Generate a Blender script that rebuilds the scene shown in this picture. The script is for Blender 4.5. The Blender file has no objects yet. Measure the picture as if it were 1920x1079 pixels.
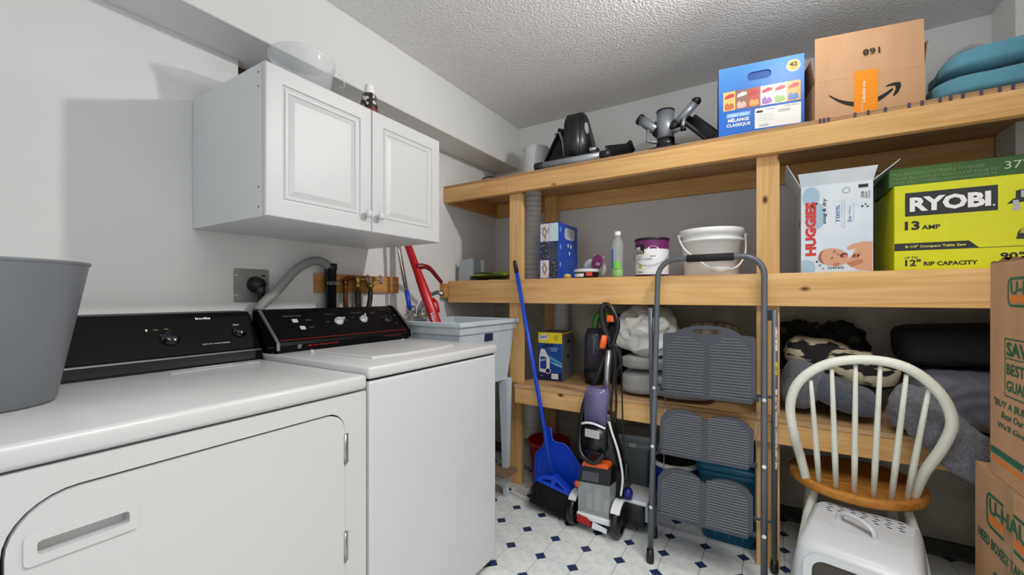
import bpy, bmesh, math, random
from math import pi, sin, cos, sqrt
from mathutils import Vector, Matrix, noise
random.seed(7)
S = bpy.context.scene
COL = S.collection
# ---------------------------------------------------------------- camera, world, light, exposure
cam = bpy.data.cameras.new('camera'); camo = bpy.data.objects.new('camera', cam); COL.objects.link(camo)
cam.sensor_width = 36.0; cam.lens = 779.73 / 1920 * 36.0; cam.shift_y = 14.73 / 1920; cam.clip_start = 0.02
camo.location = (1.82, 0.0, 1.19); camo.rotation_euler = (pi / 2, 0, 0.5523036)
S.camera = camo
w = bpy.data.worlds.new('world'); S.world = w; w.use_nodes = True
w.node_tree.nodes['Background'].inputs[0].default_value = (0.95, 0.975, 1.0, 1)
w.node_tree.nodes['Background'].inputs[1].default_value = 0.85
al = bpy.data.lights.new('fill_light', 'AREA'); al.shape = 'RECTANGLE'; al.size = 1.3; al.size_y = 0.9; al.energy = 25.0; al.spread = 2.45; al.color = (1.0, 0.99, 0.98)
alo = bpy.data.objects.new('fill_light', al); alo.location = (2.3, 0.4, 2.43); COL.objects.link(alo)  # unseen overhead area lamp added as soft fill, no fixture
BULB = 13.0; SPOT = 48.0
S.view_settings.view_transform = 'Standard'; S.view_settings.look = 'None'
S.view_settings.exposure = 0.3; S.view_settings.gamma = 1.0; S.view_settings.use_curve_mapping = False

# ---------------------------------------------------------------- materials
def lin(c):
    return tuple(((v / 255) / 12.92 if v / 255 <= 0.04045 else ((v / 255 + 0.055) / 1.055) ** 2.4) for v in c)
MATS = {}
def mat(name, rgb, rough=0.5, metal=0.0, spec=0.5, var=0.0, vscale=20.0, bump=0.0, bscale=60.0, trans=0.0, alpha=1.0,
        emit=None, stretch=(1, 1, 1), rgb2=None, lo=0.4, hi=0.6, coat=0.0, sheen=0.0, detail=4.0):
    if name in MATS: return MATS[name]
    m = bpy.data.materials.new(name); m.use_nodes = True; MATS[name] = m
    nt = m.node_tree; N = nt.nodes; L = nt.links; b = N['Principled BSDF']
    c = lin(rgb) + (1,)
    b.inputs['Base Color'].default_value = c; b.inputs['Roughness'].default_value = rough
    b.inputs['Metallic'].default_value = metal; b.inputs['Specular IOR Level'].default_value = spec
    b.inputs['Coat Weight'].default_value = coat; b.inputs['Sheen Weight'].default_value = sheen
    if trans: b.inputs['Transmission Weight'].default_value = trans; b.inputs['IOR'].default_value = 1.2
    if alpha < 1: b.inputs['Alpha'].default_value = alpha
    if emit: b.inputs['Emission Color'].default_value = c; b.inputs['Emission Strength'].default_value = emit
    if var or bump or rgb2:
        tc = N.new('ShaderNodeTexCoord'); mp = N.new('ShaderNodeMapping'); mp.inputs['Scale'].default_value = stretch
        L.new(tc.outputs['Object'], mp.inputs['Vector'])
    if var or rgb2:
        nz = N.new('ShaderNodeTexNoise'); nz.inputs['Scale'].default_value = vscale; nz.inputs['Detail'].default_value = detail
        L.new(mp.outputs[0], nz.inputs['Vector'])
        r = N.new('ShaderNodeValToRGB'); L.new(nz.outputs['Fac'], r.inputs[0]); e = r.color_ramp.elements
        e[0].position = lo; e[1].position = hi
        if rgb2: e[0].color = c; e[1].color = lin(rgb2) + (1,)
        else:
            e[0].color = tuple(v * (1 - var) for v in c[:3]) + (1,); e[1].color = tuple(min(1, v * (1 + var)) for v in c[:3]) + (1,)
        L.new(r.outputs[0], b.inputs['Base Color'])
    if bump:
        n2 = N.new('ShaderNodeTexNoise'); n2.inputs['Scale'].default_value = bscale; n2.inputs['Detail'].default_value = 3
        L.new(mp.outputs[0], n2.inputs['Vector'])
        bp = N.new('ShaderNodeBump'); bp.inputs['Strength'].default_value = bump; bp.inputs['Distance'].default_value = 0.01
        L.new(n2.outputs['Fac'], bp.inputs['Height']); L.new(bp.outputs[0], b.inputs['Normal'])
    return m
def wood(name, axis, a, b_, knot=True):
    if name in MATS: return MATS[name]
    m = bpy.data.materials.new(name); m.use_nodes = True; MATS[name] = m
    nt = m.node_tree; N = nt.nodes; L = nt.links; bs = N['Principled BSDF']; bs.inputs['Roughness'].default_value = 0.62; bs.inputs['Specular IOR Level'].default_value = 0.3
    tc = N.new('ShaderNodeTexCoord'); oi = N.new('ShaderNodeObjectInfo'); ad = N.new('ShaderNodeVectorMath'); ad.operation = 'ADD'
    sc = N.new('ShaderNodeVectorMath'); sc.operation = 'SCALE'; sc.inputs['Scale'].default_value = 7.0
    cb = N.new('ShaderNodeCombineXYZ')
    for i in range(3): L.new(oi.outputs['Random'], cb.inputs[i])
    L.new(cb.outputs[0], sc.inputs[0]); L.new(tc.outputs['Object'], ad.inputs[0]); L.new(sc.outputs[0], ad.inputs[1])
    def mapped(s_al, s_ac):
        mp = N.new('ShaderNodeMapping'); v = [s_ac] * 3; v[axis] = s_al; mp.inputs['Scale'].default_value = v
        L.new(ad.outputs[0], mp.inputs['Vector']); return mp.outputs[0]
    nz = N.new('ShaderNodeTexNoise'); nz.inputs['Scale'].default_value = 1; nz.inputs['Detail'].default_value = 6; nz.inputs['Distortion'].default_value = 1.2
    L.new(mapped(2.2, 42.0), nz.inputs['Vector'])
    r = N.new('ShaderNodeValToRGB'); e = r.color_ramp.elements; e[0].position = 0.3; e[1].position = 0.72
    e[0].color = lin(b_) + (1,); e[1].color = lin(a) + (1,); L.new(nz.outputs['Fac'], r.inputs[0])
    col = r.outputs[0]
    n3 = N.new('ShaderNodeTexNoise'); n3.inputs['Scale'].default_value = 1; n3.inputs['Detail'].default_value = 2; L.new(mapped(1.5, 6), n3.inputs['Vector'])
    mx0 = N.new('ShaderNodeMix'); mx0.data_type = 'RGBA'; mx0.blend_type = 'MULTIPLY'; mx0.inputs[0].default_value = 0.6
    r3 = N.new('ShaderNodeValToRGB'); r3.color_ramp.elements[0].position = 0.35; r3.color_ramp.elements[1].position = 0.65
    r3.color_ramp.elements[0].color = (0.74, 0.68, 0.6, 1); r3.color_ramp.elements[1].color = (1, 1, 1, 1); L.new(n3.outputs['Fac'], r3.inputs[0])
    L.new(col, mx0.inputs[6]); L.new(r3.outputs[0], mx0.inputs[7]); col = mx0.outputs[2]
    if knot:
        vo = N.new('ShaderNodeTexVoronoi'); vo.inputs['Scale'].default_value = 1; L.new(mapped(4.0, 7.0), vo.inputs['Vector'])
        r2 = N.new('ShaderNodeValToRGB'); r2.color_ramp.elements[0].position = 0.035; r2.color_ramp.elements[1].position = 0.10
        r2.color_ramp.elements[0].color = (1, 1, 1, 1); r2.color_ramp.elements[1].color = (0, 0, 0, 1); L.new(vo.outputs['Distance'], r2.inputs[0])
        mx = N.new('ShaderNodeMix'); mx.data_type = 'RGBA'; L.new(r2.outputs[0], mx.inputs[0]); L.new(col, mx.inputs[6]); mx.inputs[7].default_value = lin((88, 52, 26)) + (1,)
        col = mx.outputs[2]
    L.new(col, bs.inputs['Base Color'])
    bp = N.new('ShaderNodeBump'); bp.inputs['Strength'].default_value = 0.12; bp.inputs['Distance'].default_value = 0.004; L.new(nz.outputs['Fac'], bp.inputs['Height']); L.new(bp.outputs[0], bs.inputs['Normal'])
    return m
WX = wood('pine_along_x', 0, (238, 197, 138), (218, 168, 103)); WY = wood('pine_along_y', 1, (216, 166, 102), (180, 122, 64)); WZ = wood('pine_upright', 2, (238, 198, 140), (216, 167, 104))
PLY = wood('plywood_sheet', 0, (216, 182, 138), (188, 146, 100), False)
OAK = wood('oak_seat', 0, (206, 146, 66), (170, 108, 40), False)

# ---------------------------------------------------------------- mesh builder
class B:
    def __init__(s): s.v = []; s.f = []; s.sm = []
    def add(s, vs, fs, sm=False):
        o = len(s.v); s.v += [Vector(v) for v in vs]; s.f += [[i + o for i in f] for f in fs]; s.sm += [sm] * len(fs); return s
    def bm(s, bm, sm=False, M=None):
        bm.verts.index_update()
        s.add([(M @ v.co if M else v.co.copy()) for v in bm.verts], [[v.index for v in f.verts] for f in bm.faces], sm); bm.free(); return s
    def box(s, x0, x1, y0, y1, z0, z1, bev=0.0, seg=2, M=None, sm=False):
        bm = bmesh.new(); bmesh.ops.create_cube(bm, size=1)
        for v in bm.verts: v.co = Vector(((x0 + x1) / 2 + v.co.x * (x1 - x0), (y0 + y1) / 2 + v.co.y * (y1 - y0), (z0 + z1) / 2 + v.co.z * (z1 - z0)))
        if bev: bmesh.ops.bevel(bm, geom=bm.edges[:], offset=bev, segments=seg, affect='EDGES', profile=0.5)
        return s.bm(bm, sm or (bev > 0 and seg > 2), M)
    def cyl(s, p0, p1, r0, r1=None, n=16, cap=True, sm=True):
        p0 = Vector(p0); p1 = Vector(p1); r1 = r0 if r1 is None else r1; d = (p1 - p0).normalized()
        a = d.orthogonal().normalized(); b = d.cross(a); vs = []
        for p, r in ((p0, r0), (p1, r1)):
            for i in range(n): t = 2 * pi * i / n; vs.append(p + a * (cos(t) * r) + b * (sin(t) * r))
        s.add(vs, [[i, (i + 1) % n, n + (i + 1) % n, n + i] for i in range(n)], sm)
        if cap: s.add(vs, [list(range(n))[::-1], list(range(n, 2 * n))])
        return s
    def tube(s, pts, r, n=10, closed=False, cap=True, sm=True, flat=1.0):
        P = [Vector(p) for p in pts]; m = len(P); R = r if isinstance(r, (list, tuple)) else [r] * m; vs = []; up = None
        for i in range(m):
            a = P[(i - 1) % m] if (closed or i) else P[0]; c = P[(i + 1) % m] if (closed or i < m - 1) else P[-1]
            d = (c - a).normalized()
            if up is None: up = d.orthogonal().normalized()
            up = (up - d * up.dot(d)).normalized(); sd = d.cross(up)
            for k in range(n): t = 2 * pi * k / n; vs.append(P[i] + up * (cos(t) * R[i]) + sd * (sin(t) * R[i] * flat))
        fs = []
        for i in range(m if closed else m - 1):
            j = (i + 1) % m
            for k in range(n): fs.append([i * n + k, i * n + (k + 1) % n, j * n + (k + 1) % n, j * n + k])
        s.add(vs, fs, sm)
        if cap and not closed: s.add(vs[:n], [list(range(n))[::-1]]); s.add(vs[-n:], [list(range(n))])
        return s
    def lathe(s, prof, c=(0, 0, 0), n=32, axis=(0, 0, 1), sm=True, a0=0.0, a1=2 * pi):
        ax = Vector(axis).normalized(); a = ax.orthogonal().normalized() if abs(ax.z) < 0.99 else Vector((1, 0, 0)); b = ax.cross(a); c = Vector(c)
        full = abs(a1 - a0 - 2 * pi) < 1e-6; m = n if full else n + 1; vs = []
        for r, h in prof:
            for i in range(m): t = a0 + (a1 - a0) * i / n; vs.append(c + ax * h + a * (cos(t) * r) + b * (sin(t) * r))
        fs = []
        for k in range(len(prof) - 1):
            for i in range(n):
                j = (i + 1) % m; fs.append([k * m + i, k * m + j, (k + 1) * m + j, (k + 1) * m + i])
        return s.add(vs, fs, sm)
    def plate(s, outer, holes, org, U, V, t, sm=False):
        """flat plate: outline and holes in (u,v), pushed t along UxV"""
        U = Vector(U); V = Vector(V); Nn = U.cross(V).normalized(); O = Vector(org)
        bm = bmesh.new(); es = []
        for lp in [outer] + list(holes):
            vs = [bm.verts.new(O + U * p[0] + V * p[1]) for p in lp]
            es += [bm.edges.new((vs[i], vs[(i + 1) % len(vs)])) for i in range(len(vs))]
        bmesh.ops.triangle_fill(bm, edges=es, use_beauty=True, use_dissolve=False, normal=Nn)
        for f in bm.faces:
            f.normal_update()
            if f.normal.dot(Nn) < 0: f.normal_flip()
        if t:
            r = bmesh.ops.extrude_face_region(bm, geom=bm.faces[:])
            bmesh.ops.translate(bm, verts=[g for g in r['geom'] if isinstance(g, bmesh.types.BMVert)], vec=Nn * t)
            bmesh.ops.recalc_face_normals(bm, faces=bm.faces[:])
        return s.bm(bm, sm)
    def prism(s, poly, org, U, V, t, sm=False):
        U = Vector(U); V = Vector(V); Nn = U.cross(V).normalized() * t; O = Vector(org); n = len(poly)
        a = [O + U * p[0] + V * p[1] for p in poly]; vs = a + [p + Nn for p in a]
        s.add(vs, [[i, (i + 1) % n, n + (i + 1) % n, n + i] for i in range(n)], sm)
        return s.add(vs, [list(range(n))[::-1], list(range(n, 2 * n))])
    def quad(s, a, b, c, d): return s.add([a, b, c, d], [[0, 1, 2, 3]])
    def soft(s, c, d, e=4.0, n=14, amp=0.0, fr=6.0, seed=0, M=None, sag=0.0):
        """pillowy block: rounded box with uneven surface"""
        bm = bmesh.new(); bmesh.ops.create_cube(bm, size=2)
        bmesh.ops.subdivide_edges(bm, edges=bm.edges[:], cuts=n, use_grid_fill=True)
        for v in bm.verts:
            p = v.co; l = (abs(p.x) ** e + abs(p.y) ** e + abs(p.z) ** e) ** (1 / e); q = p / l
            q = Vector((q.x * d[0] / 2, q.y * d[1] / 2, q.z * d[2] / 2))
            if amp:
                k = noise.fractal(q * fr + Vector((seed * 3.1, seed * 1.7, seed)), 1.0, 2.0, 3)
                nn = Vector((q.x / d[0], q.y / d[1], q.z / d[2])).normalized(); q += nn * (k * amp)
            if sag: q.z -= sag * (q.x / d[0] * 2) ** 2 + sag * (q.y / d[1] * 2) ** 2
            v.co = q
        T = Matrix.Translation(Vector(c)) @ (M if M else Matrix())
        return s.bm(bm, True, T)
    def build(s, name, m, parent=None, local=False, M=None, loc=None):
        me = bpy.data.meshes.new(name); vs = s.v
        if M: vs = [M @ v for v in vs]
        o = bpy.data.objects.new(name, me)
        if parent:
            o.parent = parent
            if not local: I = WM(parent).inverted(); vs = [I @ v for v in vs]
        elif loc is not None:
            o.location = loc; vs = [v - Vector(loc) for v in vs]
        me.from_pydata([tuple(v) for v in vs], [], s.f); me.polygons.foreach_set('use_smooth', s.sm)
        me.validate(); me.update()
        b2 = bmesh.new(); b2.from_mesh(me); bmesh.ops.remove_doubles(b2, verts=b2.verts[:], dist=1e-6); bmesh.ops.recalc_face_normals(b2, faces=b2.faces[:]); b2.to_mesh(me); b2.free()
        me.materials.append(m); COL.objects.link(o)
        return o
def WM(o):
    m = Matrix.LocRotScale(o.location, o.rotation_euler, o.scale)
    return WM(o.parent) @ m if o.parent else m
def thing(name, label, cat, loc=(0, 0, 0), rz=0.0, group=None, rot=None):
    o = bpy.data.objects.new(name, None); o.empty_display_size = 0.05; o.location = loc; o.rotation_euler = rot if rot else (0, 0, rz); COL.objects.link(o)
    return tag(o, label, cat, group)
def tag(o, label, cat, group=None):
    o['label'] = label; o['category'] = cat
    if group: o['group'] = group
    return o
def struct(o): o['kind'] = 'structure'; return o
def rrect(x0, y0, x1, y1, r, n=5):
    rs = r if isinstance(r, (list, tuple)) else [r] * 4   # bl, br, tr, tl
    P = []
    for (cx, cy, a, k) in ((x0, y0, pi, 0), (x1, y0, 1.5 * pi, 1), (x1, y1, 0, 2), (x0, y1, pi / 2, 3)):
        q = rs[k]; ox = cx + (q if k in (0, 3) else -q); oy = cy + (q if k in (0, 1) else -q)
        for i in range(n + 1): t = a + pi / 2 * i / n; P.append((ox + q * cos(t), oy + q * sin(t)))
    return P
def ell(cx, cy, rx, ry, n=24, rot=0.0):
    return [(cx + rx * cos(2 * pi * i / n) * cos(rot) - ry * sin(2 * pi * i / n) * sin(rot), cy + rx * cos(2 * pi * i / n) * sin(rot) + ry * sin(2 * pi * i / n) * cos(rot)) for i in range(n)]
# flat print: shapes laid on a face (frame of origin O, axes U right and V up, in metres)
class F:
    def __init__(s, parent, O, U, V, local=False, lift=0.0006):
        s.p = parent; s.O = Vector(O); s.U = Vector(U).normalized(); s.V = Vector(V).normalized(); s.N = s.U.cross(s.V); s.k = lift; s.l = local; s.n = 0
    def pt(s, x, y, h): return s.O + s.U * x + s.V * y + s.N * h
    def polys(s, name, m, polys, holes=None, lv=0):
        b = B(); h = s.k * (1 + lv)
        for p in polys: b.plate(p, holes or [], s.pt(0, 0, h), s.U, s.V, 0)
        return b.build(name, m, s.p, s.l)
    def text(s, txt, x, y, w, h, m, name='lettering', bold=0.0, shear=0.0, lv=1, rot=0.0, sp=1.0):
        """text fitted to the box x,y (lower left), w by h, turned by rot about its lower left corner"""
        c = bpy.data.curves.new('t', 'FONT'); c.body = txt; c.size = 1; c.offset = bold; c.shear = shear; c.resolution_u = 2; c.space_character = sp
        o = bpy.data.objects.new('t', c); COL.objects.link(o); bpy.context.view_layer.update()
        me = bpy.data.meshes.new_from_object(o.evaluated_get(bpy.context.evaluated_depsgraph_get())); bpy.data.objects.remove(o); bpy.data.curves.remove(c)
        xs = [v.co.x for v in me.vertices]; ys = [v.co.y for v in me.vertices]; x0, x1, y0, y1 = min(xs), max(xs), min(ys), max(ys)
        if w is None: w = h * (x1 - x0) / (y1 - y0)
        b = B(); vs = []
        for v in me.vertices:
            a = (v.co.x - x0) / (x1 - x0) * w; d = (v.co.y - y0) / (y1 - y0) * h
            vs.append(s.pt(x + a * cos(rot) - d * sin(rot), y + a * sin(rot) + d * cos(rot), s.k * (1 + lv)))
        b.add(vs, [list(p.vertices) for p in me.polygons]); bpy.data.meshes.remove(me)
        return b.build(name, m, s.p, s.l)
def copy_thing(root, loc=None, label=None):
    r = root.copy(); COL.objects.link(r)
    if loc is not None: r.location = loc
    if label: r['label'] = label
    for ch in list(root.children):
        c = ch.copy(); COL.objects.link(c); c.parent = r
        for g in ch.children: d = g.copy(); COL.objects.link(d); d.parent = c
    return r

def spline(P, n):
    P = [Vector(p) for p in P]; Q = [P[0]] + P + [P[-1]]; out = []
    for i in range(1, len(Q) - 2):
        for k in range(n):
            t = k / n; a, b_, c, d_ = Q[i - 1], Q[i], Q[i + 1], Q[i + 2]
            out.append(0.5 * ((2 * b_) + (c - a) * t + (2 * a - 5 * b_ + 4 * c - d_) * t * t + (3 * b_ - a - 3 * c + d_) * t ** 3))
    return out + [P[-1]]
# common materials
WHITE_EN = mat('white_enamel', (200, 201, 201), 0.34, coat=0.15)
WALL = mat('wall_paint', (224, 225, 225), 0.75, var=0.02, vscale=3, bump=0.05, bscale=90)
CEIL = mat('ceiling_stipple', (236, 236, 236), 0.95, bump=1.0, bscale=100, var=0.03, vscale=60)
BLACK = mat('black_plastic', (18, 18, 20), 0.35); BLACKG = mat('black_gloss', (10, 10, 12), 0.12)
DARK = mat('dark_gap', (14, 14, 14), 0.8); CHROME = mat('chrome', (215, 215, 218), 0.12, 1.0); STEEL = mat('steel', (170, 172, 175), 0.35, 1.0)
PRW = mat('print_white', (240, 240, 238), 0.5); PRK = mat('print_black', (22, 22, 22), 0.5); PRR = mat('print_red', (205, 52, 40), 0.5); PRG = mat('print_grey', (150, 152, 155), 0.5)
# ================================================================ the room
P = 0.158; GX = 0.618; GY = 2.001; RX1 = 3.1; RY0 = -2.4; YB = 2.707; ZC = 2.448
fl = struct(B().box(-0.1, RX1 + 0.1, RY0, YB + 0.1, -0.08, -0.002).build('floor', mat('grout', (120, 124, 122), 0.9)))
TILE = mat('tile_cream', (214, 219, 217), 0.3, rgb2=(232, 235, 232), vscale=26, lo=0.35, hi=0.6, bump=0.03, bscale=30, detail=8)
DOT = mat('tile_navy', (40, 54, 92), 0.3, var=0.2, vscale=60)
h = 0.0275; g = 0.0012; a = P / 2 - g; q = h + 0.4 * g
octo = [(a, -a + q), (a, a - q), (a - q, a), (-a + q, a), (-a, a - q), (-a, -a + q), (-a + q, -a), (a - q, -a)]
dia = [(h - 2 * g, 0), (0, h - 2 * g), (-h + 2 * g, 0), (0, -h + 2 * g)]
def tiled(poly, ox, oy, nm, m):
    first = None; rest = B()
    for i in range(-5, 17):
        for j in range(-30, 5):
            x = GX + ox + i * P; y = GY + oy + j * P
            if x < 0.02 or x > RX1 - 0.02 or y > YB - 0.02 or y < RY0 + 0.05: continue
            if y > 1.02 and x > 0.12:
                if first is None:
                    first = B().prism(poly, (0, 0, -0.002), (1, 0, 0), (0, 1, 0), 0.002).build(nm, m, fl, True); o = first
                else: o = first.copy(); COL.objects.link(o)
                o.location = (x, y, 0)
            else: rest.prism(poly, (x, y, -0.002), (1, 0, 0), (0, 1, 0), 0.002)
    r = rest.build(nm, m, fl); r['kind'] = 'stuff'
tiled(octo, P / 2, -P / 2, 'tile', TILE); tiled(dia, 0, 0, 'dot_tile', DOT)
struct(B().box(-0.1, RX1 + 0.1, RY0, YB + 0.1, ZC, ZC + 0.08).build('ceiling', CEIL))
b = B(); Y0, Y1, Z0, Z1 = 0.848, 1.2, 1.95, 2.138
b.box(-0.1, 0, RY0, Y0, 0, ZC); b.box(-0.1, 0, Y1, YB + 0.1, 0, ZC); b.box(-0.1, 0, Y0, Y1, 0, Z0); b.box(-0.1, 0, Y0, Y1, Z1, ZC)
wl = struct(b.build('wall_left', WALL))
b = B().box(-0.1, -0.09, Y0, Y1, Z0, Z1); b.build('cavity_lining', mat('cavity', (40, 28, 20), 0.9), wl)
B().box(-0.085, -0.05, 0.87, 0.905, Z0, Z1).build('stud', mat('old_stud', (84, 56, 36), 0.9), wl)
struct(B().box(0, 0.22, RY0, YB, 2.138, ZC, 0.003, 1).build('ceiling_soffit', mat('soffit_paint', (218, 219, 219), 0.8, bump=0.06, bscale=120)))
struct(B().box(-0.1, RX1 + 0.1, YB, YB + 0.1, 1.16, ZC).build('wall_back', WALL))
struct(B().box(-0.1, RX1 + 0.1, YB - 0.006, YB + 0.1, 0, 1.16).build('wall_back_lower', mat('concrete', (186, 182, 170), 0.9, var=0.16, vscale=5, bump=0.3, bscale=40)))
struct(B().box(2.67, RX1 + 0.1, 2.497, YB, 0, ZC).build('wall_back_pier', mat('wall_textured', (226, 226, 225), 0.85, bump=0.7, bscale=60)))
struct(B().box(RX1, RX1 + 0.1, RY0, 2.5, 0, ZC).build('wall_right', WALL))
struct(B().box(0.0, 2.67, 2.675, 2.701, 0, 0.05).build('baseboard_back', mat('dark_base', (70, 72, 66), 0.9)))

# ceiling lamp: bulb, socket, and a plate added to shade the ceiling (just above the frame)
LP = (2.0, 1.69)
lt = thing('ceiling_lamp', 'bare bulb ceiling lamp under an added white plate that shields the ceiling', 'lamp', (LP[0], LP[1], ZC))
B().lathe([(0.0, ZC), (0.05, ZC), (0.05, 2.375), (0.09, 2.365), (0.09, 2.36), (0.0, 2.362)], (LP[0], LP[1], 0), 40).build('plate', mat('light_shield', (235, 235, 232), 0.5), lt)
B().lathe([(0.0, 2.362), (0.022, 2.362), (0.022, 2.338), (0.0, 2.338)], (LP[0], LP[1], 0), 20).build('socket', PRW, lt)
gb = bpy.data.materials.new('bulb_glow'); gb.use_nodes = True; bb = gb.node_tree.nodes['Principled BSDF']; bb.inputs['Emission Color'].default_value = (1, 0.96, 0.91, 1); bb.inputs['Emission Strength'].default_value = BULB * 10
sl = bpy.data.lights.new('added_spot', 'SPOT'); sl.energy = SPOT; sl.spot_size = 2.8; sl.spot_blend = 1.0; sl.shadow_soft_size = 0.035; sl.color = (1.0, 0.975, 0.945)
slo = bpy.data.objects.new('added_spot', sl); COL.objects.link(slo); slo.parent = lt; slo.location = (-0.03, -0.01, 2.30 - ZC); slo.rotation_euler = Vector((-0.85, -0.35, -0.45)).to_track_quat('-Z', 'Y').to_euler()  # added aimed spot by the bulb, brightens the left side; no reflector
B().lathe([(0.0, 2.272), (0.015, 2.275), (0.028, 2.288), (0.033, 2.305), (0.028, 2.322), (0.016, 2.338), (0.0, 2.339)], (LP[0], LP[1], 0), 14).build('bulb', gb, lt)

# ================================================================ dryer
d = thing('clothes_dryer', 'white front-loading clothes dryer with black control panel, beside the grey bin', 'dryer', (0.44, 0.467, 0))
B().box(0.09, 0.772, 0.1, 0.833, 0.02, 0.908, 0.006).build('body', WHITE_EN, d)
B().box(0.085, 0.796, 0.098, 0.836, 0.908, 0.952, 0.012, 3).build('top_panel', WHITE_EN, d)
# front face plates live in the plane x = const: u = +y, v = +z
YY = (0, 1, 0); ZZ = (0, 0, 1)
door = rrect(0.138, 0.36, 0.755, 0.857, [0.05, 0.05, 0.05, 0.085], 8)
hole = rrect(0.134, 0.356, 0.759, 0.861, [0.053, 0.053, 0.053, 0.089], 8)
B().plate(rrect(0.1, 0.02, 0.833, 0.904, 0.006, 3), [hole], (0.772, 0, 0), YY, ZZ, 0.02).build('front_panel', WHITE_EN, d)
B().box(0.7705, 0.773, 0.13, 0.77, 0.35, 0.87).build('door_gasket', DARK, d)
pk = rrect(0.172, 0.763, 0.288, 0.786, 0.006, 4)
dd = B().plate(door, [pk], (0.775, 0, 0), YY, ZZ, 0.022).build('door', WHITE_EN, d)
B().plate(rrect(0.157, 0.748, 0.301, 0.80, 0.008, 4), [pk], (0.797, 0, 0), YY, ZZ, 0.0035).build('handle_surround', WHITE_EN, dd)
B().box(0.774, 0.7765, 0.165, 0.295, 0.755, 0.795).build('handle_pocket', WHITE_EN, dd)
for z in (0.753, 0.474):
    hb = B().cyl((0.797, 0.757, z - 0.042), (0.797, 0.757, z + 0.042), 0.0045, n=10); hb.box(0.792, 0.796, 0.757, 0.768, z - 0.042, z + 0.042); hb.build('hinge', STEEL, d)
# console
def console(parent, prof, y0, y1, m, name='console'):
    return B().prism([(p[0], p[1]) for p in prof], (0, y1, 0), (1, 0, 0), (0, 0, 1), y1 - y0).build(name, m, parent)
CONS = mat('console_black', (7, 6, 8), 0.4, spec=0.15, var=0.3, vscale=4)
cd = console(d, [(0.02, 0.952), (0.205, 0.952), (0.21, 0.958), (0.205, 0.972), (0.2, 0.988), (0.19, 0.996), (0.118, 1.112), (0.1, 1.127), (0.02, 1.13)], 0.1, 0.836, CONS)
def slope(x0, z0, x1, z1): return Vector((x1 - x0, 0, z1 - z0)).normalized()
sv = slope(0.19, 0.996, 0.118, 1.112); fd = F(cd, (0.19, 0, 0.996), (0, 1, 0), sv); LD = (Vector((0.118, 0, 1.112)) - Vector((0.19, 0, 0.996))).length
B().box(0.197, 0.2035, 0.1, 0.836, 0.985, 0.992, 0.002, 1).build('trim_strip', STEEL, cd)
B().box(0.2, 0.214, 0.1, 0.836, 0.953, 0.957, 0.001, 1).build('base_strip', BLACKG, cd)
fd.text('Inglis', 0.654, LD - 0.012, 0.046, 0.012, PRW, bold=0.03)
fd.polys('indicator_mark', mat('yellow_mark', (190, 180, 90), 0.5), [rrect(0.532, 0.096, 0.545, 0.0975, 0.0003, 1), rrect(0.56, 0.097, 0.572, 0.0985, 0.0003, 1)])
fd.polys('indicator_mark', PRW, [rrect(0.512, 0.093, 0.517, 0.1, 0.0005, 1), rrect(0.547, 0.076, 0.549, 0.078, 0.0003, 1), rrect(0.59, 0.083, 0.592, 0.085, 0.0003, 1)])
fd.text('HEAVY DUTY  MODEL REVERSIBLE', 0.655, 0.028, 0.085, 0.004, PRW)
fd.text('Start', 0.765, 0.096, 0.022, 0.007, PRW, shear=0.3)
nd = fd.N
def knob(parent, p, n, r, hh, m, name='knob', ridge=True):
    k = B().lathe([(r, 0), (r, hh * 0.35), (r * 0.86, hh * 0.4), (r * 0.8, hh), (r * 0.7, hh * 1.06), (0, hh * 1.08)], p, 24, n).build(name, m, parent)
    return k
knob(cd, fd.pt(0.57, 0.062, 0), nd, 0.026, 0.02, BLACKG); knob(cd, fd.pt(0.779, 0.068, 0), nd, 0.022, 0.02, BLACKG)
B().box(0.225, 0.285, 0.53, 0.79, 0.9515, 0.954, 0.001, 1).build('lint_lid', WHITE_EN, d)
B().box(0.235, 0.247, 0.6, 0.72, 0.954, 0.9555, 0.0006, 1).build('lint_grip', WHITE_EN, d)
for y in (0.14, 0.79):
    for x in (0.14, 0.73): B().cyl((x, y, 0), (x, y, 0.022), 0.018, n=12).build('foot', BLACK, d)

# ================================================================ washer
wz = thing('washing_machine', 'white top-loading washing machine with black slanted control panel, next to the tub sink', 'washer', (0.44, 1.19, 0))
B().box(0.115, 0.79, 0.845, 1.535, 0.03, 0.928, 0.008).build('body', mat('white_enamel_cool', (202, 204, 207), 0.36, coat=0.1), wz)
B().box(0.118, 0.782, 0.852, 1.528, 0.92, 0.94).build('seam', DARK, wz)
B().box(0.112, 0.796, 0.841, 1.539, 0.935, 0.972, 0.009, 3).build('top_panel', WHITE_EN, wz)
lid = [(0.33, 0.95), (0.33, 1.40)] + [(0.665 + 0.03 * sin(pi * i / 10), 1.39 - 0.43 * i / 10) for i in range(11)]
lo = B().prism(rrect(-0.005, -0.005, 0.0, 0.0, 0.001, 1), (0.3, 1, 0.97), (1, 0, 0), (0, 1, 0), 0.001)
bm = bmesh.new(); vs = [bm.verts.new((p[0], p[1], 0.9715)) for p in lid]; bm.faces.new(vs)
r = bmesh.ops.extrude_face_region(bm, geom=bm.faces[:]); tv = [g_ for g_ in r['geom'] if isinstance(g_, bmesh.types.BMVert)]; bmesh.ops.translate(bm, verts=tv, vec=(0, 0, 0.009))
te = [e for e in bm.edges if all(v.co.z > 0.975 for v in e.verts)]; bmesh.ops.bevel(bm, geom=te, offset=0.006, segments=3, affect='EDGES', profile=0.5)
ld = B().bm(bm, False).build('lid', WHITE_EN, wz)
for y in (0.945, 1.405): B().box(0.34, 0.352, y - 0.006, y + 0.006, 0.97, 0.984, 0.003, 2).build('lid_hinge', WHITE_EN, wz)
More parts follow.
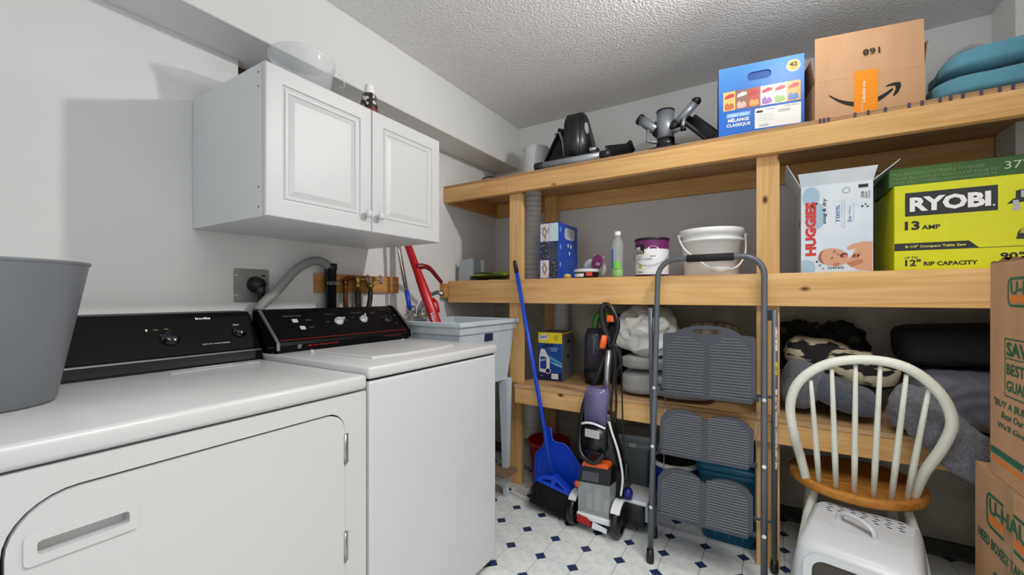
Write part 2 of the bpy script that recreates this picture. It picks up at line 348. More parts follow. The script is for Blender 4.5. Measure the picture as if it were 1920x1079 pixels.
cw = console(wz, [(0.115, 0.972), (0.268, 0.972), (0.276, 1.0), (0.27, 1.012), (0.262, 1.018), (0.15, 1.122), (0.135, 1.132), (0.115, 1.134)], 0.857, 1.518, CONS)
sw = slope(0.262, 1.018, 0.15, 1.122); fw = F(cw, (0.262, 0, 1.018), (0, 1, 0), sw); LW = (Vector((0.262, 0, 1.018)) - Vector((0.15, 0, 1.122))).length
for y0 in (0.846, 1.518):
    B().prism([(0.115, 0.972), (0.24, 0.972), (0.281, 0.985), (0.28, 1.012), (0.266, 1.024), (0.154, 1.127), (0.137, 1.137), (0.115, 1.138)], (0, y0 + 0.011, 0), (1, 0, 0), (0, 0, 1), 0.011).build('end_cap', BLACKG, cw)
    B().plate([(0.262, 1.018), (0.281, 0.985), (0.287, 0.985), (0.285, 1.014), (0.27, 1.029), (0.158, 1.132), (0.15, 1.128)], [], (0, y0 + 0.011, 0), (1, 0, 0), (0, 0, 1), 0.011).build('chrome_edge', STEEL, cw)
fw.polys('red_line', PRR, [rrect(0.87, 0.0005, 1.515, 0.0018, 0.0003, 1)])
fv = F(cw, (0.276, 0, 1.0), (0, 1, 0), slope(0.268, 0.972, 0.276, 1.0))
fv.text('Eight Cycle Two Speed Washer', 0.975, -0.012, 0.135, 0.008, PRR, bold=0.01); fv.text('Heavy Duty Large Capacity', 1.36, -0.004, 0.10, 0.006, PRR)
fv.polys('emblem', STEEL, [ell(0.94, -0.008, 0.009, 0.009)]); fv.text('GE', 0.9355, -0.012, 0.009, 0.008, PRK, lv=2)
for (tx, x, y, ww) in (('Water Saver Control', 0.935, 0.125, 0.075), ('Rinse Temp', 1.12, 0.126, 0.04), ('Wash/Spin Speed', 1.25, 0.127, 0.06), ('Start', 1.365, 0.124, 0.022), ('Eight Cycle', 1.43, 0.138, 0.03),
                       ('Normal', 1.018, 0.098, 0.022), ('Extra', 1.018, 0.058, 0.02), ('Warm', 1.105, 0.082, 0.016), ('Cold', 1.195, 0.086, 0.015), ('Low', 1.24, 0.1, 0.016), ('Off', 1.47, 0.045, 0.012), ('Heavy', 1.405, 0.09, 0.022), ('Light', 1.49, 0.1, 0.02)):
    fw.text(tx, x, y, ww, 0.0055, PRG)
for (x, y) in ((0.97, 0.098), (0.985, 0.057)):
    B().box(-0.011, 0.011, -0.009, 0.009, 0, 0.006, 0.002, 2, Matrix.Translation(fw.pt(x, y, 0)) @ Matrix((fw.U, fw.V, fw.N)).transposed().to_4x4()).build('push_button', mat('button_grey', (196, 198, 200), 0.3), cw)
KW = mat('knob_pearl', (205, 208, 212), 0.25, 0.3)
def dial(x, y, r, m, ptr):
    k = knob(cw, fw.pt(x, y, 0), fw.N, r, 0.014, m, 'dial'); 
    T = Matrix.Translation(fw.pt(x, y, 0.008)) @ Matrix((fw.U, fw.V, fw.N)).transposed().to_4x4() @ Matrix.Rotation(ptr, 4, 'Z')
    B().box(-0.004, 0.004, -r * 0.7, r * 1.25, 0, 0.014, 0.002, 2, T).build('pointer', m, k)
dial(1.165, 0.083, 0.02, KW, -1.4); dial(1.298, 0.086, 0.019, KW, -0.5); dial(1.44, 0.08, 0.026, mat('knob_dark', (40, 42, 46), 0.2, 0.4), -0.3)
for y in (0.88, 1.5):
    for x in (0.14, 0.755): B().lathe([(0.02, 0), (0.022, 0.012), (0.012, 0.016), (0.012, 0.034)], (x, y, 0), 14).build('foot', BLACK, wz)

# ================================================================ wall cabinet
cb_ = thing('wall_cabinet', 'white two-door wall cabinet with round knobs, mounted over the washing machine', 'cabinet', (0.0, 1.09, 1.437))
MEL = mat('white_melamine', (212, 214, 216), 0.42); DR = mat('white_thermofoil', (200, 201, 203), 0.42, bump=0.05, bscale=260)
B().box(0.002, 0.478, 0.692, 1.49, 1.437, 1.917, 0.0012, 1).build('carcass', MEL, cb_)
def panel_door(y0, y1, z0, z1):
    x = 0.501; pr = [(0, -0.02), (0, -0.003), (0.003, 0), (0.052, 0), (0.055, -0.005), (0.060, -0.006), (0.064, -0.002), (0.072, -0.002), (0.076, -0.006), (0.094, -0.001), (0.096, -0.001)]
    bb = B(); loops = []
    for (i, hh) in pr:
        loops.append([(x + hh, y0 + i, z0 + i), (x + hh, y1 - i, z0 + i), (x + hh, y1 - i, z1 - i), (x + hh, y0 + i, z1 - i)])
    for k in range(len(loops) - 1):
        for e in range(4): bb.quad(loops[k][e], loops[k][(e + 1) % 4], loops[k + 1][(e + 1) % 4], loops[k + 1][e])
    bb.quad(*loops[-1]); bb.quad(*loops[0][::-1])
    return bb.build('door', DR, cb_)
for (y0, y1, ky) in ((0.6925, 1.0955, 1.066), (1.0985, 1.4895, 1.125)):
    do = panel_door(y0, y1, 1.4375, 1.9165)
    B().lathe([(0.006, 0), (0.006, 0.012), (0.014, 0.018), (0.0155, 0.024), (0.012, 0.029), (0, 0.031)], (0.501, ky, 1.502), 20, (1, 0, 0)).build('knob', DR, do)
for z in (1.89, 1.845, 1.53, 1.468): B().cyl((0.462, 0.6925, z), (0.462, 0.691, z), 0.003, n=8).build('screw', mat('screw_dark', (70, 70, 70), 0.5), cb_)

# ================================================================ timber shelf
sh = thing('timber_shelving', 'built-in pine shelving of three levels along the rear wall', 'shelving', (1.3, 2.4, 0))
def bd(nm, x0, x1, y0, y1, z0, z1, m): return B().box(x0, x1, y0, y1, z0, z1, 0.002, 1).build(nm, m, sh)
YF = 2.093; YP = 2.131; XE = 3.09
bd('board', 0.003, 0.487, YF, YP, 1.80, 1.889, WX); bd('board', 0.4885, XE, YF, YP, 1.80, 1.889, WX)
for k in range(3): bd('plywood_ply', 0.002, XE, YF + 0.001 * (k == 1), 2.496, 1.8892 + 0.0057 * k, 1.8892 + 0.0057 * k + 0.0054, PLY)
bd('plywood_top', 0.002, 2.667, 2.4962, 2.705, 1.8892, 1.906, PLY)
bd('ledger', 0.002, 0.04, YP + 0.001, 2.668, 1.795, 1.888, WY); bd('ledger', 0.002, 2.667, 2.669, 2.705, 1.79, 1.888, WX)
bd('board', 0.039, XE, YF, YP, 1.144, 1.284, WX)
bd('plywood_sheet', 0.04, 2.667, YP + 0.001, 2.496, 1.268, 1.284, PLY); bd('plywood_sheet', 0.04, 2.667, 2.4965, 2.699, 1.268, 1.284, PLY)
bd('ledger', 0.002, 0.038, 2.055, 2.66, 1.172, 1.267, WY); bd('ledger', 0.002, 2.667, 2.662, 2.70, 1.15, 1.267, WX)
bd('board', 0.549, XE, YF, YP, 0.558, 0.647, WX); bd('plywood_sheet', 0.545, 2.667, YF - 0.003, 2.496, 0.6475, 0.666, PLY); bd('plywood_sheet', 0.545, 2.667, 2.4965, 2.66, 0.6475, 0.666, PLY)
bd('ledger', 0.549, 2.667, 2.622, 2.66, 0.558, 0.647, WX)
bd('post', 0.488, 0.574, YP + 0.0005, YP + 0.0385, 1.2845, 1.7995, WZ); bd('post', 0.488, 0.574, YP + 0.0005, YP + 0.0385, 0.6665, 1.2675, WZ)
bd('post', 1.775, 1.862, YP + 0.0005, YP + 0.0385, 1.2845, 1.7995, WZ); bd('post', 1.775, 1.862, YP + 0.0005, YP + 0.0385, 0.6665, 1.2675, WZ); bd('post', 1.775, 1.862, YP + 0.0005, YP + 0.0385, 0.0, 0.647, WZ)
bd('post', 0.471, 0.56, 2.623, 2.661, 0.0, 1.149, WZ); bd('post', 0.471, 0.56, 2.63, 2.668, 1.285, 1.888, WZ); bd('post', 0.41, 0.5, 2.25, 2.288, 0.0, 1.143, WZ)
# ================================================================ grey bin on the dryer
wb = thing('waste_bin', 'tapered dark grey plastic bin standing on the dryer', 'bin', (0.404, 0.158, 0.953))
B().lathe([(0, 0.004), (0.104, 0), (0.11, 0.006), (0.163, 0.308), (0.164, 0.311), (0.161, 0.3115), (0.158, 0.308), (0.106, 0.012), (0, 0.01)], (0, 0, 0), 64).build('body', mat('bin_grey', (112, 116, 122), 0.38), wb, True)
B().lathe([(0.1635, 0.305), (0.1655, 0.308), (0.1655, 0.312), (0.1600, 0.3125)], (0, 0, 0), 64).build('rim', MATS['bin_grey'], wb, True)

# ================================================================ laundry sink
sk = thing('laundry_sink', 'pale grey plastic laundry tub sink on legs, between washing machine and shelving', 'sink', (0.33, 1.85, 0))
TUB = mat('tub_plastic', (196, 206, 214), 0.45, var=0.04, vscale=8)
sx0, sx1, sy0, sy1, sz = 0.06, 0.56, 1.571, 2.122, 1.054
def lp(i, z, fx=0.0): return [(sx0 + i, sy0 + i, z), (sx1 - i - fx, sy0 + i, z), (sx1 - i - fx, sy1 - i, z), (sx0 + i, sy1 - i, z)]
def loops(b_, L, close=True):
    for k in range(len(L) - 1):
        n = len(L[k])
        for e in range(n): b_.quad(L[k][e], L[k][(e + 1) % n], L[k + 1][(e + 1) % n], L[k + 1][e])
    return b_
loops(B(), [lp(0.004, sz - 0.022), lp(0, sz - 0.02), lp(0, sz - 0.003), lp(0.003, sz), lp(0.036, sz), lp(0.04, sz - 0.004)]).build('rim', TUB, sk)
L_ = [lp(0.01, sz - 0.02), lp(0.014, sz - 0.06), lp(0.022, sz - 0.064), lp(0.05, 0.70)]; tb = loops(B(), L_); tb.quad(*L_[-1][::-1])
bo = tb.build('basin', TUB, sk)
L_ = [lp(0.04, sz - 0.004), lp(0.075, 0.73)]; ti = loops(B(), L_); ti.quad(*L_[-1]); ti.build('basin_inside', TUB, sk)
fs_ = Vector((0.051, 0, 0.31)).normalized()   # front face leans
ff = F(sk, (0.533 + 0.0012, 0, 0.961), (0, 1, 0), (0.0745, 0, 1)); 
B().box(0.536, 0.5405, 1.803, 1.88, 0.945, 0.985, 0.001, 1).build('badge', mat('navy_badge', (34, 44, 78), 0.4), sk)
for (x, y, dx, dy) in ((0.505, 2.06, 0.012, 0.02), (0.505, 1.635, 0.012, -0.02), (0.12, 2.06, -0.01, 0.02), (0.12, 1.635, -0.01, -0.02)):
    t, s_ = 0.028, 0.012; lb = B()
    a1 = [(x - t, y - t, 0.705), (x + t, y - t, 0.705), (x + t, y + t, 0.705), (x - t, y + t, 0.705)]; x2, y2 = x + dx - 0.02, y + dy
    a2 = [(x2 - s_, y2 - s_, 0.0), (x2 + s_, y2 - s_, 0.0), (x2 + s_, y2 + s_, 0.0), (x2 - s_, y2 + s_, 0.0)]
    loops(lb, [a1, a2]); lb.quad(*a1[::-1]); lb.quad(*a2); lb.build('leg', TUB, sk)
fc = thing('tub_faucet', 'chrome two-handle faucet mounted on the laundry sink rim', 'faucet', (0.13, 1.74, sz))
B().box(0.105, 0.155, 1.64, 1.83, sz + 0.0005, sz + 0.025, 0.006, 3).build('base', CHROME, fc)
for y in (1.672, 1.80):
    hb = B().cyl((0.13, y, sz + 0.024), (0.13, y, sz + 0.035), 0.014)
    for k in range(6): t = k * pi / 3; hb.cyl((0.13 + 0.017 * cos(t), y + 0.017 * sin(t), sz + 0.035), (0.13 + 0.017 * cos(t), y + 0.017 * sin(t), sz + 0.078), 0.011, n=10)
    hb.cyl((0.13, y, sz + 0.035), (0.13, y, sz + 0.08), 0.02); hb.build('handle', CHROME, fc)
B().tube([(0.13, 1.735, sz + 0.02), (0.132, 1.736, sz + 0.06), (0.15, 1.75, sz + 0.1), (0.18, 1.775, sz + 0.14), (0.22, 1.79, sz + 0.155), (0.255, 1.795, sz + 0.14)], 0.0125, 12).build('spout', STEEL, fc)

# mops standing in the sink
mp = thing('mop_pole', 'slim chrome mop pole with blue grip leaning in the laundry sink', 'mop', (0.225, 1.625, 0.74))
pA = Vector((0.235, 1.655, 0.742)); pB = Vector((0.04, 1.585, 1.78)); dv = pB - pA
B().cyl(pA, pA + dv * 0.42, 0.0085, n=14).build('lower_tube', CHROME, mp); B().cyl(pA + dv * 0.36, pA + dv * 0.455, 0.0125, n=16).build('grip', mat('blue_grip', (28, 70, 190), 0.4), mp)
B().cyl(pA + dv * 0.44, pB, 0.0115, n=14).build('upper_tube', CHROME, mp)
rm = thing('spray_mop', 'thick red spray mop with curved trigger handle standing in the laundry sink', 'mop', (0.46, 1.62, 0.85))
RED = mat('mop_red', (188, 18, 28), 0.28); pA = Vector((0.425, 1.68, 0.80)); pB = Vector((0.045, 1.655, 1.63)); dv = pB - pA
B().tube([pA, pA + dv * 0.02, pA + dv * 0.5, pA + dv * 0.62, pB], [0.016, 0.03, 0.027, 0.022, 0.018], 20).build('shaft', RED, rm)
B().tube(spline([(0.185, 1.655, 1.345), (0.205, 1.70, 1.35), (0.21, 1.745, 1.335), (0.21, 1.79, 1.30), (0.21, 1.835, 1.265)], 4), [0.017] * 4 + [0.014] * 4 + [0.012] * 6 + [0.011] * 3, 12).build('trigger_handle', mat('mop_dark_red', (120, 14, 24), 0.3), rm)
B().tube([pA + dv * 0.45 + Vector((0.02, 0.02, 0)), pA + dv * 0.42 + Vector((0.03, 0.035, 0)), pA + dv * 0.36 + Vector((0.024, 0.024, 0))], 0.008, 10).build('clip', RED, rm)
un = dv.normalized(); vn = Vector((1.38, -1.62, 0)); vn = (vn - un * vn.dot(un)).normalized()
rf = F(rm, pA + dv * 0.33 + vn * 0.0302, -un, vn.cross(-un)); rf.text('Vileda', -0.02, -0.012, 0.07, 0.02, PRW, shear=0.2)

# ================================================================ plumbing and outlet on the left wall
vb = tag(B().box(0.001, 0.02, 1.173, 1.687, 1.204, 1.294, 0.002, 1).build('valve_board', WY, loc=(0.01, 1.43, 1.204)), 'pine board screwed to the wall behind the pipe valves', 'board')
sp = thing('standpipe', 'black plastic drain standpipe strapped to the pine board', 'pipe', (0.055, 1.226, 0.3))
B().lathe([(0.026, 0.3), (0.026, 1.31), (0.03, 1.312), (0.03, 1.34), (0.025, 1.34), (0.025, 1.2), (0, 1.2)], (0.055, 1.226, 0), 24).build('pipe', mat('abs_black', (20, 20, 22), 0.25), sp)
for k in range(5): B().lathe([(0.006, 0), (0.009, 0.0015), (0.006, 0.003), (0.0045, 0.0015), (0.006, 0)], (0.0815, 1.205 + 0.014 * k - 0.007, 1.247), 12, (1, 0, 0)).build('strap_link', STEEL, sp)
RIB = mat('hose_grey', (140, 142, 140), 0.5)
pts = [(0.07, 0.86, 1.06), (0.07, 0.9, 1.145), (0.07, 0.967, 1.212), (0.07, 1.036, 1.29), (0.07, 1.09, 1.33), (0.066, 1.14, 1.347), (0.062, 1.19, 1.34), (0.057, 1.222, 1.31), (0.055, 1.226, 1.26)]
sp_ = spline(pts, 14)
tag(B().tube(sp_, [0.0185 + (0.0016 if k % 2 else -0.0006) for k in range(len(sp_))], 18).build('drain_hose', RIB, loc=(0.07, 0.95, 1.06)), 'ribbed grey washer drain hose arching into the black standpipe', 'hose')
COP = mat('copper_pipe', (122, 74, 40), 0.35, 0.8, var=0.3, vscale=30); BRA = mat('brass', (176, 146, 84), 0.3, 0.9)
pp = thing('copper_pipes', 'weathered copper supply pipes on the pine board behind the washing machine', 'pipe', (0.05, 1.36, 0.6))
B().tube([(0.05, 1.311, 0.6), (0.05, 1.311, 1.255), (0.05, 1.314, 1.27), (0.05, 1.325, 1.277), (0.05, 1.40, 1.277)], 0.011, 12).build('pipe', COP, pp)
B().tube([(0.04, 1.398, 0.6), (0.04, 1.398, 1.262), (0.045, 1.41, 1.277), (0.045, 1.49, 1.277)], 0.011, 12).build('pipe', COP, pp)
B().cyl((0.05, 1.311, 1.24), (0.05, 1.311, 1.27), 0.015).build('elbow', COP, pp)
for (nm, y, ly) in (('hot', 1.372, 'beside the standpipe'), ('cold', 1.45, 'nearer the laundry sink')):
    v_ = thing('hose_valve', 'brass hose valve with round wheel handle, %s' % ('the one beside the standpipe' if nm == 'hot' else 'the one nearer the sink'), 'valve', (0.062, y, 1.24), group='washer supply valves')
    B().lathe([(0.012, 1.285), (0.016, 1.28), (0.016, 1.262), (0.012, 1.256), (0.012, 1.25), (0.019, 1.247), (0.019, 1.234), (0.013, 1.23), (0.013, 1.212), (0.0, 1.212)], (0.064, y, 0), 16).build('body', BRA, v_)
    wc = Vector((0.1, y + 0.035, 1.272)); ax = Vector((0.8, 0.5, 0.15)).normalized(); B().cyl((0.064, y, 1.27), wc, 0.006).build('stem', BRA, v_)
    a_ = ax.orthogonal().normalized(); b_ = ax.cross(a_); ring = [wc + a_ * (0.021 * cos(t * pi / 10)) + b_ * (0.021 * sin(t * pi / 10)) for t in range(20)]
    wb_ = B().tube(ring, 0.0035, 8, True)
    for t in range(5): wb_.cyl(wc, wc + a_ * (0.021 * cos(t * 2 * pi / 5)) + b_ * (0.021 * sin(t * 2 * pi / 5)), 0.0028, n=6)
    wb_.build('wheel', STEEL, v_)
    bx = 0.0 if nm == 'hot' else -0.02
    tag(B().tube(spline([(0.064, y, 1.216), (0.064, y + bx * 0.1, 1.17), (0.066, y + bx * 0.7, 1.12), (0.07, y + bx * 1.3, 1.05), (0.07, y + bx * 2, 0.9)], 6), 0.0125, 12).build('supply_hose', BLACK, loc=(0.064, y, 0.9)), 'black rubber supply hose hanging from the valve %s' % ly, 'hose', 'washer supply hoses')
ol = thing('dryer_outlet', 'square metal outlet plate with round black dryer plug on the wall', 'outlet', (0.0, 0.9, 1.23))
B().plate(rrect(0.831, 1.163, 0.967, 1.299, 0.006, 3), [], (0.0005, 0, 0), YY, ZZ, 0.004).build('plate', mat('galvanised', (150, 152, 154), 0.42, 0.7, var=0.08, vscale=25), ol)
for (y, z) in ((0.845, 1.272), (0.845, 1.19), (0.948, 1.272), (0.94, 1.272)): B().cyl((0.0045, y, z), (0.006, y, z), 0.004, n=10).build('screw', STEEL if y < 0.9 else DARK, ol)
for z in (1.272, 1.19): B().box(0.0046, 0.005, 0.831, 0.845, z - 0.0015, z + 0.0015).build('slot', PRW, ol)
B().lathe([(0.034, 0), (0.035, 0.004), (0.033, 0.01), (0.028, 0.03), (0.024, 0.04), (0, 0.042)], (0.0046, 0.912, 1.235), 28, (1, 0, 0)).build('plug', BLACK, ol)
B().tube(spline([(0.04, 0.915, 1.225), (0.04, 0.916, 1.195), (0.035, 0.916, 1.165), (0.035, 0.914, 1.13), (0.05, 0.9, 1.0)], 6), [0.017] * 6 + [0.013] * 4 + [0.0095] * 15, 12).build('cord', BLACK, ol)

# ================================================================ step ladder
ST = mat('ladder_grey', (92, 98, 106), 0.35, 0.15, var=0.05, vscale=10); STB = mat('ladder_step', (62, 66, 74), 0.5, var=0.06, vscale=12)
la = thing('step_ladder', 'folded dark grey three-step ladder leaning against the middle shelf', 'ladder', (1.59, 2.0, 0))
def yl(z): return 1.898 + 0.119 * z
zt = 1.36; xl, xr = 1.372, 1.806; rb = 0.085; fr = [(xl, yl(0.03), 0.03), (xl, yl(0.6), 0.6), (xl, yl(zt - rb), zt - rb)]
for k in range(1, 7): t = k * pi / 12; fr.append((xl + rb * (1 - cos(t)), yl(zt - rb + rb * sin(t)), zt - rb + rb * sin(t)))
fr.append((xl + rb + 0.05, yl(zt), zt)); fr += [(xl + xr - p[0], p[1], p[2]) for p in fr[::-1]]
B().tube(fr, 0.0125, 16).build('front_rail', ST, la)
B().cyl((1.50, yl(zt), zt), (1.692, yl(zt), zt), 0.0172, n=20).build('grip', mat('foam_black', (30, 30, 33), 0.8), la)
for x in (xl, xr): B().lathe([(0, 0), (0.0165, 0), (0.0175, 0.01), (0.0145, 0.06), (0.0125, 0.06)], (x, yl(0.02), 0), 16).build('foot', BLACK, la)
for x in (1.343, 1.842):
    B().cyl((x, 2.106, 0.03), (x, 2.03, 1.13), 0.011, n=14).build('rear_rail', ST, la); B().lathe([(0, 0), (0.015, 0), (0.016, 0.01), (0.0135, 0.055), (0.011, 0.055)], (x, 2.107, 0), 16).build('foot', BLACK, la)
    B().box(min(x, xl if x < 1.5 else xr) , max(x, xl if x < 1.5 else xr), 2.025, 2.05, 1.085, 1.135, 0.006, 2).build('bracket', BLACK, la)
for z in (0.762, 0.22): B().cyl((1.343, 2.108 - 0.069 * z, z), (1.842, 2.108 - 0.069 * z, z), 0.006, n=10).build('cross_brace', ST, la)
STR = mat('ladder_ridge', (96, 100, 106), 0.45)  # ridges paler than the step: their highlights are put into the colour
def step(x0, x1, z0, z1, lobe, holes, pl):
    y = yl((z0 + z1) / 2) - 0.03; M = Matrix.Translation((0, y, z0)) @ Matrix.Rotation(-0.1, 4, 'X')
    U = M.to_3x3() @ Vector((1, 0, 0)); V = M.to_3x3() @ Vector((0, 0, 1)); H = z1 - z0; W = x1 - x0; xm = (x0 + x1) / 2; N_ = U.cross(V)
    if pl: out = [(x0 + 0.012, 0), (x1 - 0.012, 0), (x1, 0.03), (x1, H * 0.9), (x1 - 0.01, H * 0.93)] + [(xm + (W / 2 - 0.05) * cos(t * pi / 12), H * 0.9 + H * 0.16 * sin(t * pi / 12)) for t in range(1, 12)] + [(x0 + 0.01, H * 0.93), (x0, H * 0.9), (x0, 0.03)]
    else:
        out = [(x0 + 0.01, 0), (x1 - 0.02, 0), (x1, 0.04), (x1, H * 0.78)] + [(x1 - W * 0.25 + W * 0.24 * cos(t * pi / 10), H * 0.78 + H * 0.22 * sin(t * pi / 10)) for t in range(2, 10)] + [(xm + 0.005, H * 0.86), (xm - 0.005, H * 0.86)] + [(x0 + W * 0.25 + W * 0.24 * cos(t * pi / 10), H * 0.8 + H * 0.22 * sin(t * pi / 10)) for t in range(1, 9)] + [(x0, H * 0.78), (x0, 0.02)]
    hs = [rrect(xm - 0.055, H * 0.935, xm + 0.055, H * 1.005, 0.014, 4)] if pl else []
    o = M @ Vector((0, 0, 0)); s_ = B().plate(out, hs, o - N_ * 0.012, U, V, 0.02).build('step', STB, la)
    nr = 21 if pl else 17
    for side in (0, 1):
        for k in range(nr):
            zz = 0.014 + k * (H * (0.86 if pl else 0.88)) / nr; 
            if pl: cut = max(0.0, (zz / H - 0.72)) * 0.30
            else: cut = max(0.0, (zz / H - 0.7)) * 0.22
            ins = max(0.0, zz / H - 0.74) * (0.36 if pl else 0.0)
            a_, b_ = (x0 + 0.014 + cut, xm - 0.012 - ins) if side == 0 else (xm + 0.012 + ins, x1 - 0.016 - cut)
            if b_ - a_ < 0.03: continue
            Mr = Matrix.Translation(o) @ Matrix((U, V, N_)).transposed().to_4x4()
            B().box(a_, b_, zz, zz + 0.0052, 0.007, 0.0112, 0.0015, 1, Mr).build('ridge', STR, s_)
    B().cyl(o + U * (x0 - 0.01) + V * 0.022 - N_ * 0.002, o + U * (x1 + 0.012) + V * 0.022 - N_ * 0.002, 0.011, n=12).build('hinge_rod', STB, s_)
    for x, sg in ((xl, -1), (xr, 1)):
        B().cyl((x, yl(z0 + 0.02) - 0.016, z0 + 0.022), (x, yl(z0 + 0.02) - 0.01, z0 + 0.022), 0.008, n=12).build('bolt', CHROME, la)
step(1.408, 1.776, 0.742, 1.04, True, True, True); step(1.406, 1.77, 0.482, 0.682, True, False, False); step(1.402, 1.768, 0.218, 0.428, True, False, False)
for (z0, z1, m) in ((0.96, 1.06, mat('sticker_white', (225, 224, 222), 0.6, rgb2=(120, 110, 110), vscale=90, lo=0.5, hi=0.6)), (0.86, 0.915, mat('sticker_yellow', (214, 204, 60), 0.6, rgb2=(120, 110, 40), vscale=120, lo=0.55, hi=0.6)), (0.46, 0.80, mat('sticker_white', (0, 0, 0)))):
    B().lathe([(0.0114, z0), (0.0114, z1)], (1.842, 0, 0), 8, a0=-1.3, a1=0.5).build('sticker', m, la, M=Matrix(((1, 0, 0, 0), (0, 1, -0.0691, 2.108), (0, 0, 1, 0), (0, 0, 0, 1))))
for x in (1.407, 1.776): B().cyl((x, 2.045, 0.72), (x, 2.0, 0.25), 0.0025, n=6).build('link_wire', STEEL, la)

# ================================================================ windsor chair
ch = thing('windsor_chair', 'cream hoop-back chair with honey-coloured wooden seat pushed under the shelving', 'chair', (2.12, 2.22, 0))
CRM = mat('chair_cream', (222, 224, 212), 0.42, var=0.03, vscale=15)
def seatpt(t, r=1.0): return (2.12 + 0.222 * r * cos(t), 2.205 + (0.245 if sin(t) < 0 else 0.2) * r * sin(t))
st = B(); n = 48; rings = [(1.0, 0.418), (1.01, 0.425), (1.01, 0.44), (0.985, 0.45), (0.93, 0.45), (0.8, 0.442), (0.4, 0.438), (0.0, 0.438)]
Lr = [[(seatpt(2 * pi * i / n, r)[0], seatpt(2 * pi * i / n, r)[1], z) for i in range(n)] for r, z in [(0.85, 0.412)] + rings]
for k in range(len(Lr) - 1):
    for e in range(n): st.add([Lr[k][e], Lr[k][(e + 1) % n], Lr[k + 1][(e + 1) % n], Lr[k + 1][e]], [[0, 1, 2, 3]], True)
st.add(Lr[0], [list(range(n))[::-1]]); st.build('seat', OAK, ch)
hoop = spline([(1.952, 2.075, 0.44), (1.928, 2.03, 0.55), (1.905, 1.955, 0.65), (1.892, 1.922, 0.77), (1.921, 1.900, 0.868), (2.0, 1.885, 0.94), (2.111, 1.88, 0.966), (2.215, 1.884, 0.947), (2.296, 1.90, 0.874), (2.334, 1.922, 0.778), (2.322, 1.955, 0.682), (2.29, 2.02, 0.56), (2.275, 2.085, 0.44)], 6)
B().tube(hoop, 0.0165, 12).build('back_hoop', CRM, ch)
tops = [(1.955, 1.906, 0.872), (2.016, 1.893, 0.925), (2.083, 1.89, 0.945), (2.149, 1.889, 0.946), (2.217, 1.893, 0.922), (2.275, 1.906, 0.878)]
bots = [(1.992, 2.04, 0.446), (2.042, 2.012, 0.446), (2.095, 2.003, 0.446), (2.15, 2.003, 0.446), (2.201, 2.012, 0.446), (2.249, 2.04, 0.446)]
for a_, b_ in zip(bots, tops):
    a_ = Vector(a_); b_ = Vector(b_); B().tube([a_, a_.lerp(b_, 0.3), a_.lerp(b_, 0.7), b_], [0.009, 0.0105, 0.0085, 0.0065], 10).build('spindle', CRM, ch)
for (x, y, ox, oy) in ((1.985, 2.085, -0.085, -0.04), (2.255, 2.085, 0.085, -0.04), (1.995, 2.31, -0.045, 0.045), (2.245, 2.31, 0.045, 0.045)):
    B().tube([(x, y, 0.415), (x + ox * 0.3, y + oy * 0.3, 0.3), (x + ox * 0.6, y + oy * 0.6, 0.16), (x + ox, y + oy, 0.0)], [0.013, 0.019, 0.0175, 0.012], 14).build('leg', CRM, ch)
for (p, q_) in (((1.935, 2.061, 0.17), (1.968, 2.34, 0.17)), ((2.305, 2.061, 0.17), (2.272, 2.34, 0.17)), ((1.952, 2.2, 0.17), (2.288, 2.2, 0.17))): B().tube([p, (Vector(p) + Vector(q_)) / 2, q_], [0.008, 0.012, 0.008], 10).build('stretcher', CRM, ch)

# ================================================================ cat litter box
lb_ = thing('litter_box', 'white plastic hooded litter box with vent slots and carry handle, beside the chair', 'litter box', (2.075, 1.775, 0), -0.22)
LBW = mat('litter_white', (194, 197, 200), 0.3)
def rr3(w, l, r, z, cy=0.0, n=6): return [(p[0], p[1] + cy, z) for p in rrect(-w / 2, -l / 2, w / 2, l / 2, r, n)]
def skin(L, m, name, parent, cap0=True, cap1=True, local=True):
    b_ = B(); n = len(L[0])
    for k in range(len(L) - 1):
        for e in range(n): b_.add([L[k][e], L[k][(e + 1) % n], L[k + 1][(e + 1) % n], L[k + 1][e]], [[0, 1, 2, 3]], True)
    if cap0: b_.add(L[0], [list(range(n))[::-1]])
    if cap1: b_.add(L[-1], [list(range(n))])
    return b_.build(name, m, parent, local)
skin([rr3(0.30, 0.36, 0.05, 0.0, 0.045), rr3(0.33, 0.40, 0.05, 0.13, 0.045), rr3(0.345, 0.415, 0.05, 0.135, 0.045), rr3(0.345, 0.415, 0.05, 0.15, 0.045)], LBW, 'tray', lb_)
hl = [rr3(0.336, 0.405, 0.05, 0.15, 0.045), rr3(0.328, 0.395, 0.05, 0.26, 0.046), rr3(0.315, 0.375, 0.05, 0.345, 0.05), rr3(0.298, 0.35, 0.05, 0.378, 0.056), rr3(0.268, 0.315, 0.045, 0.391, 0.063)]
hl = [[(x, y, z - (0.12 * max(0.0, 0.03 - y) * min(1, max(0, (z - 0.2) / 0.1)))) for (x, y, z) in L] for L in hl]
hl.append([(x * 0.98, y * 0.98, 0.391) if y > 0.03 else (x * 0.98, 0.03, 0.391) for (x, y, z) in hl[-1]])
hd = skin(hl, LBW, 'hood', lb_)
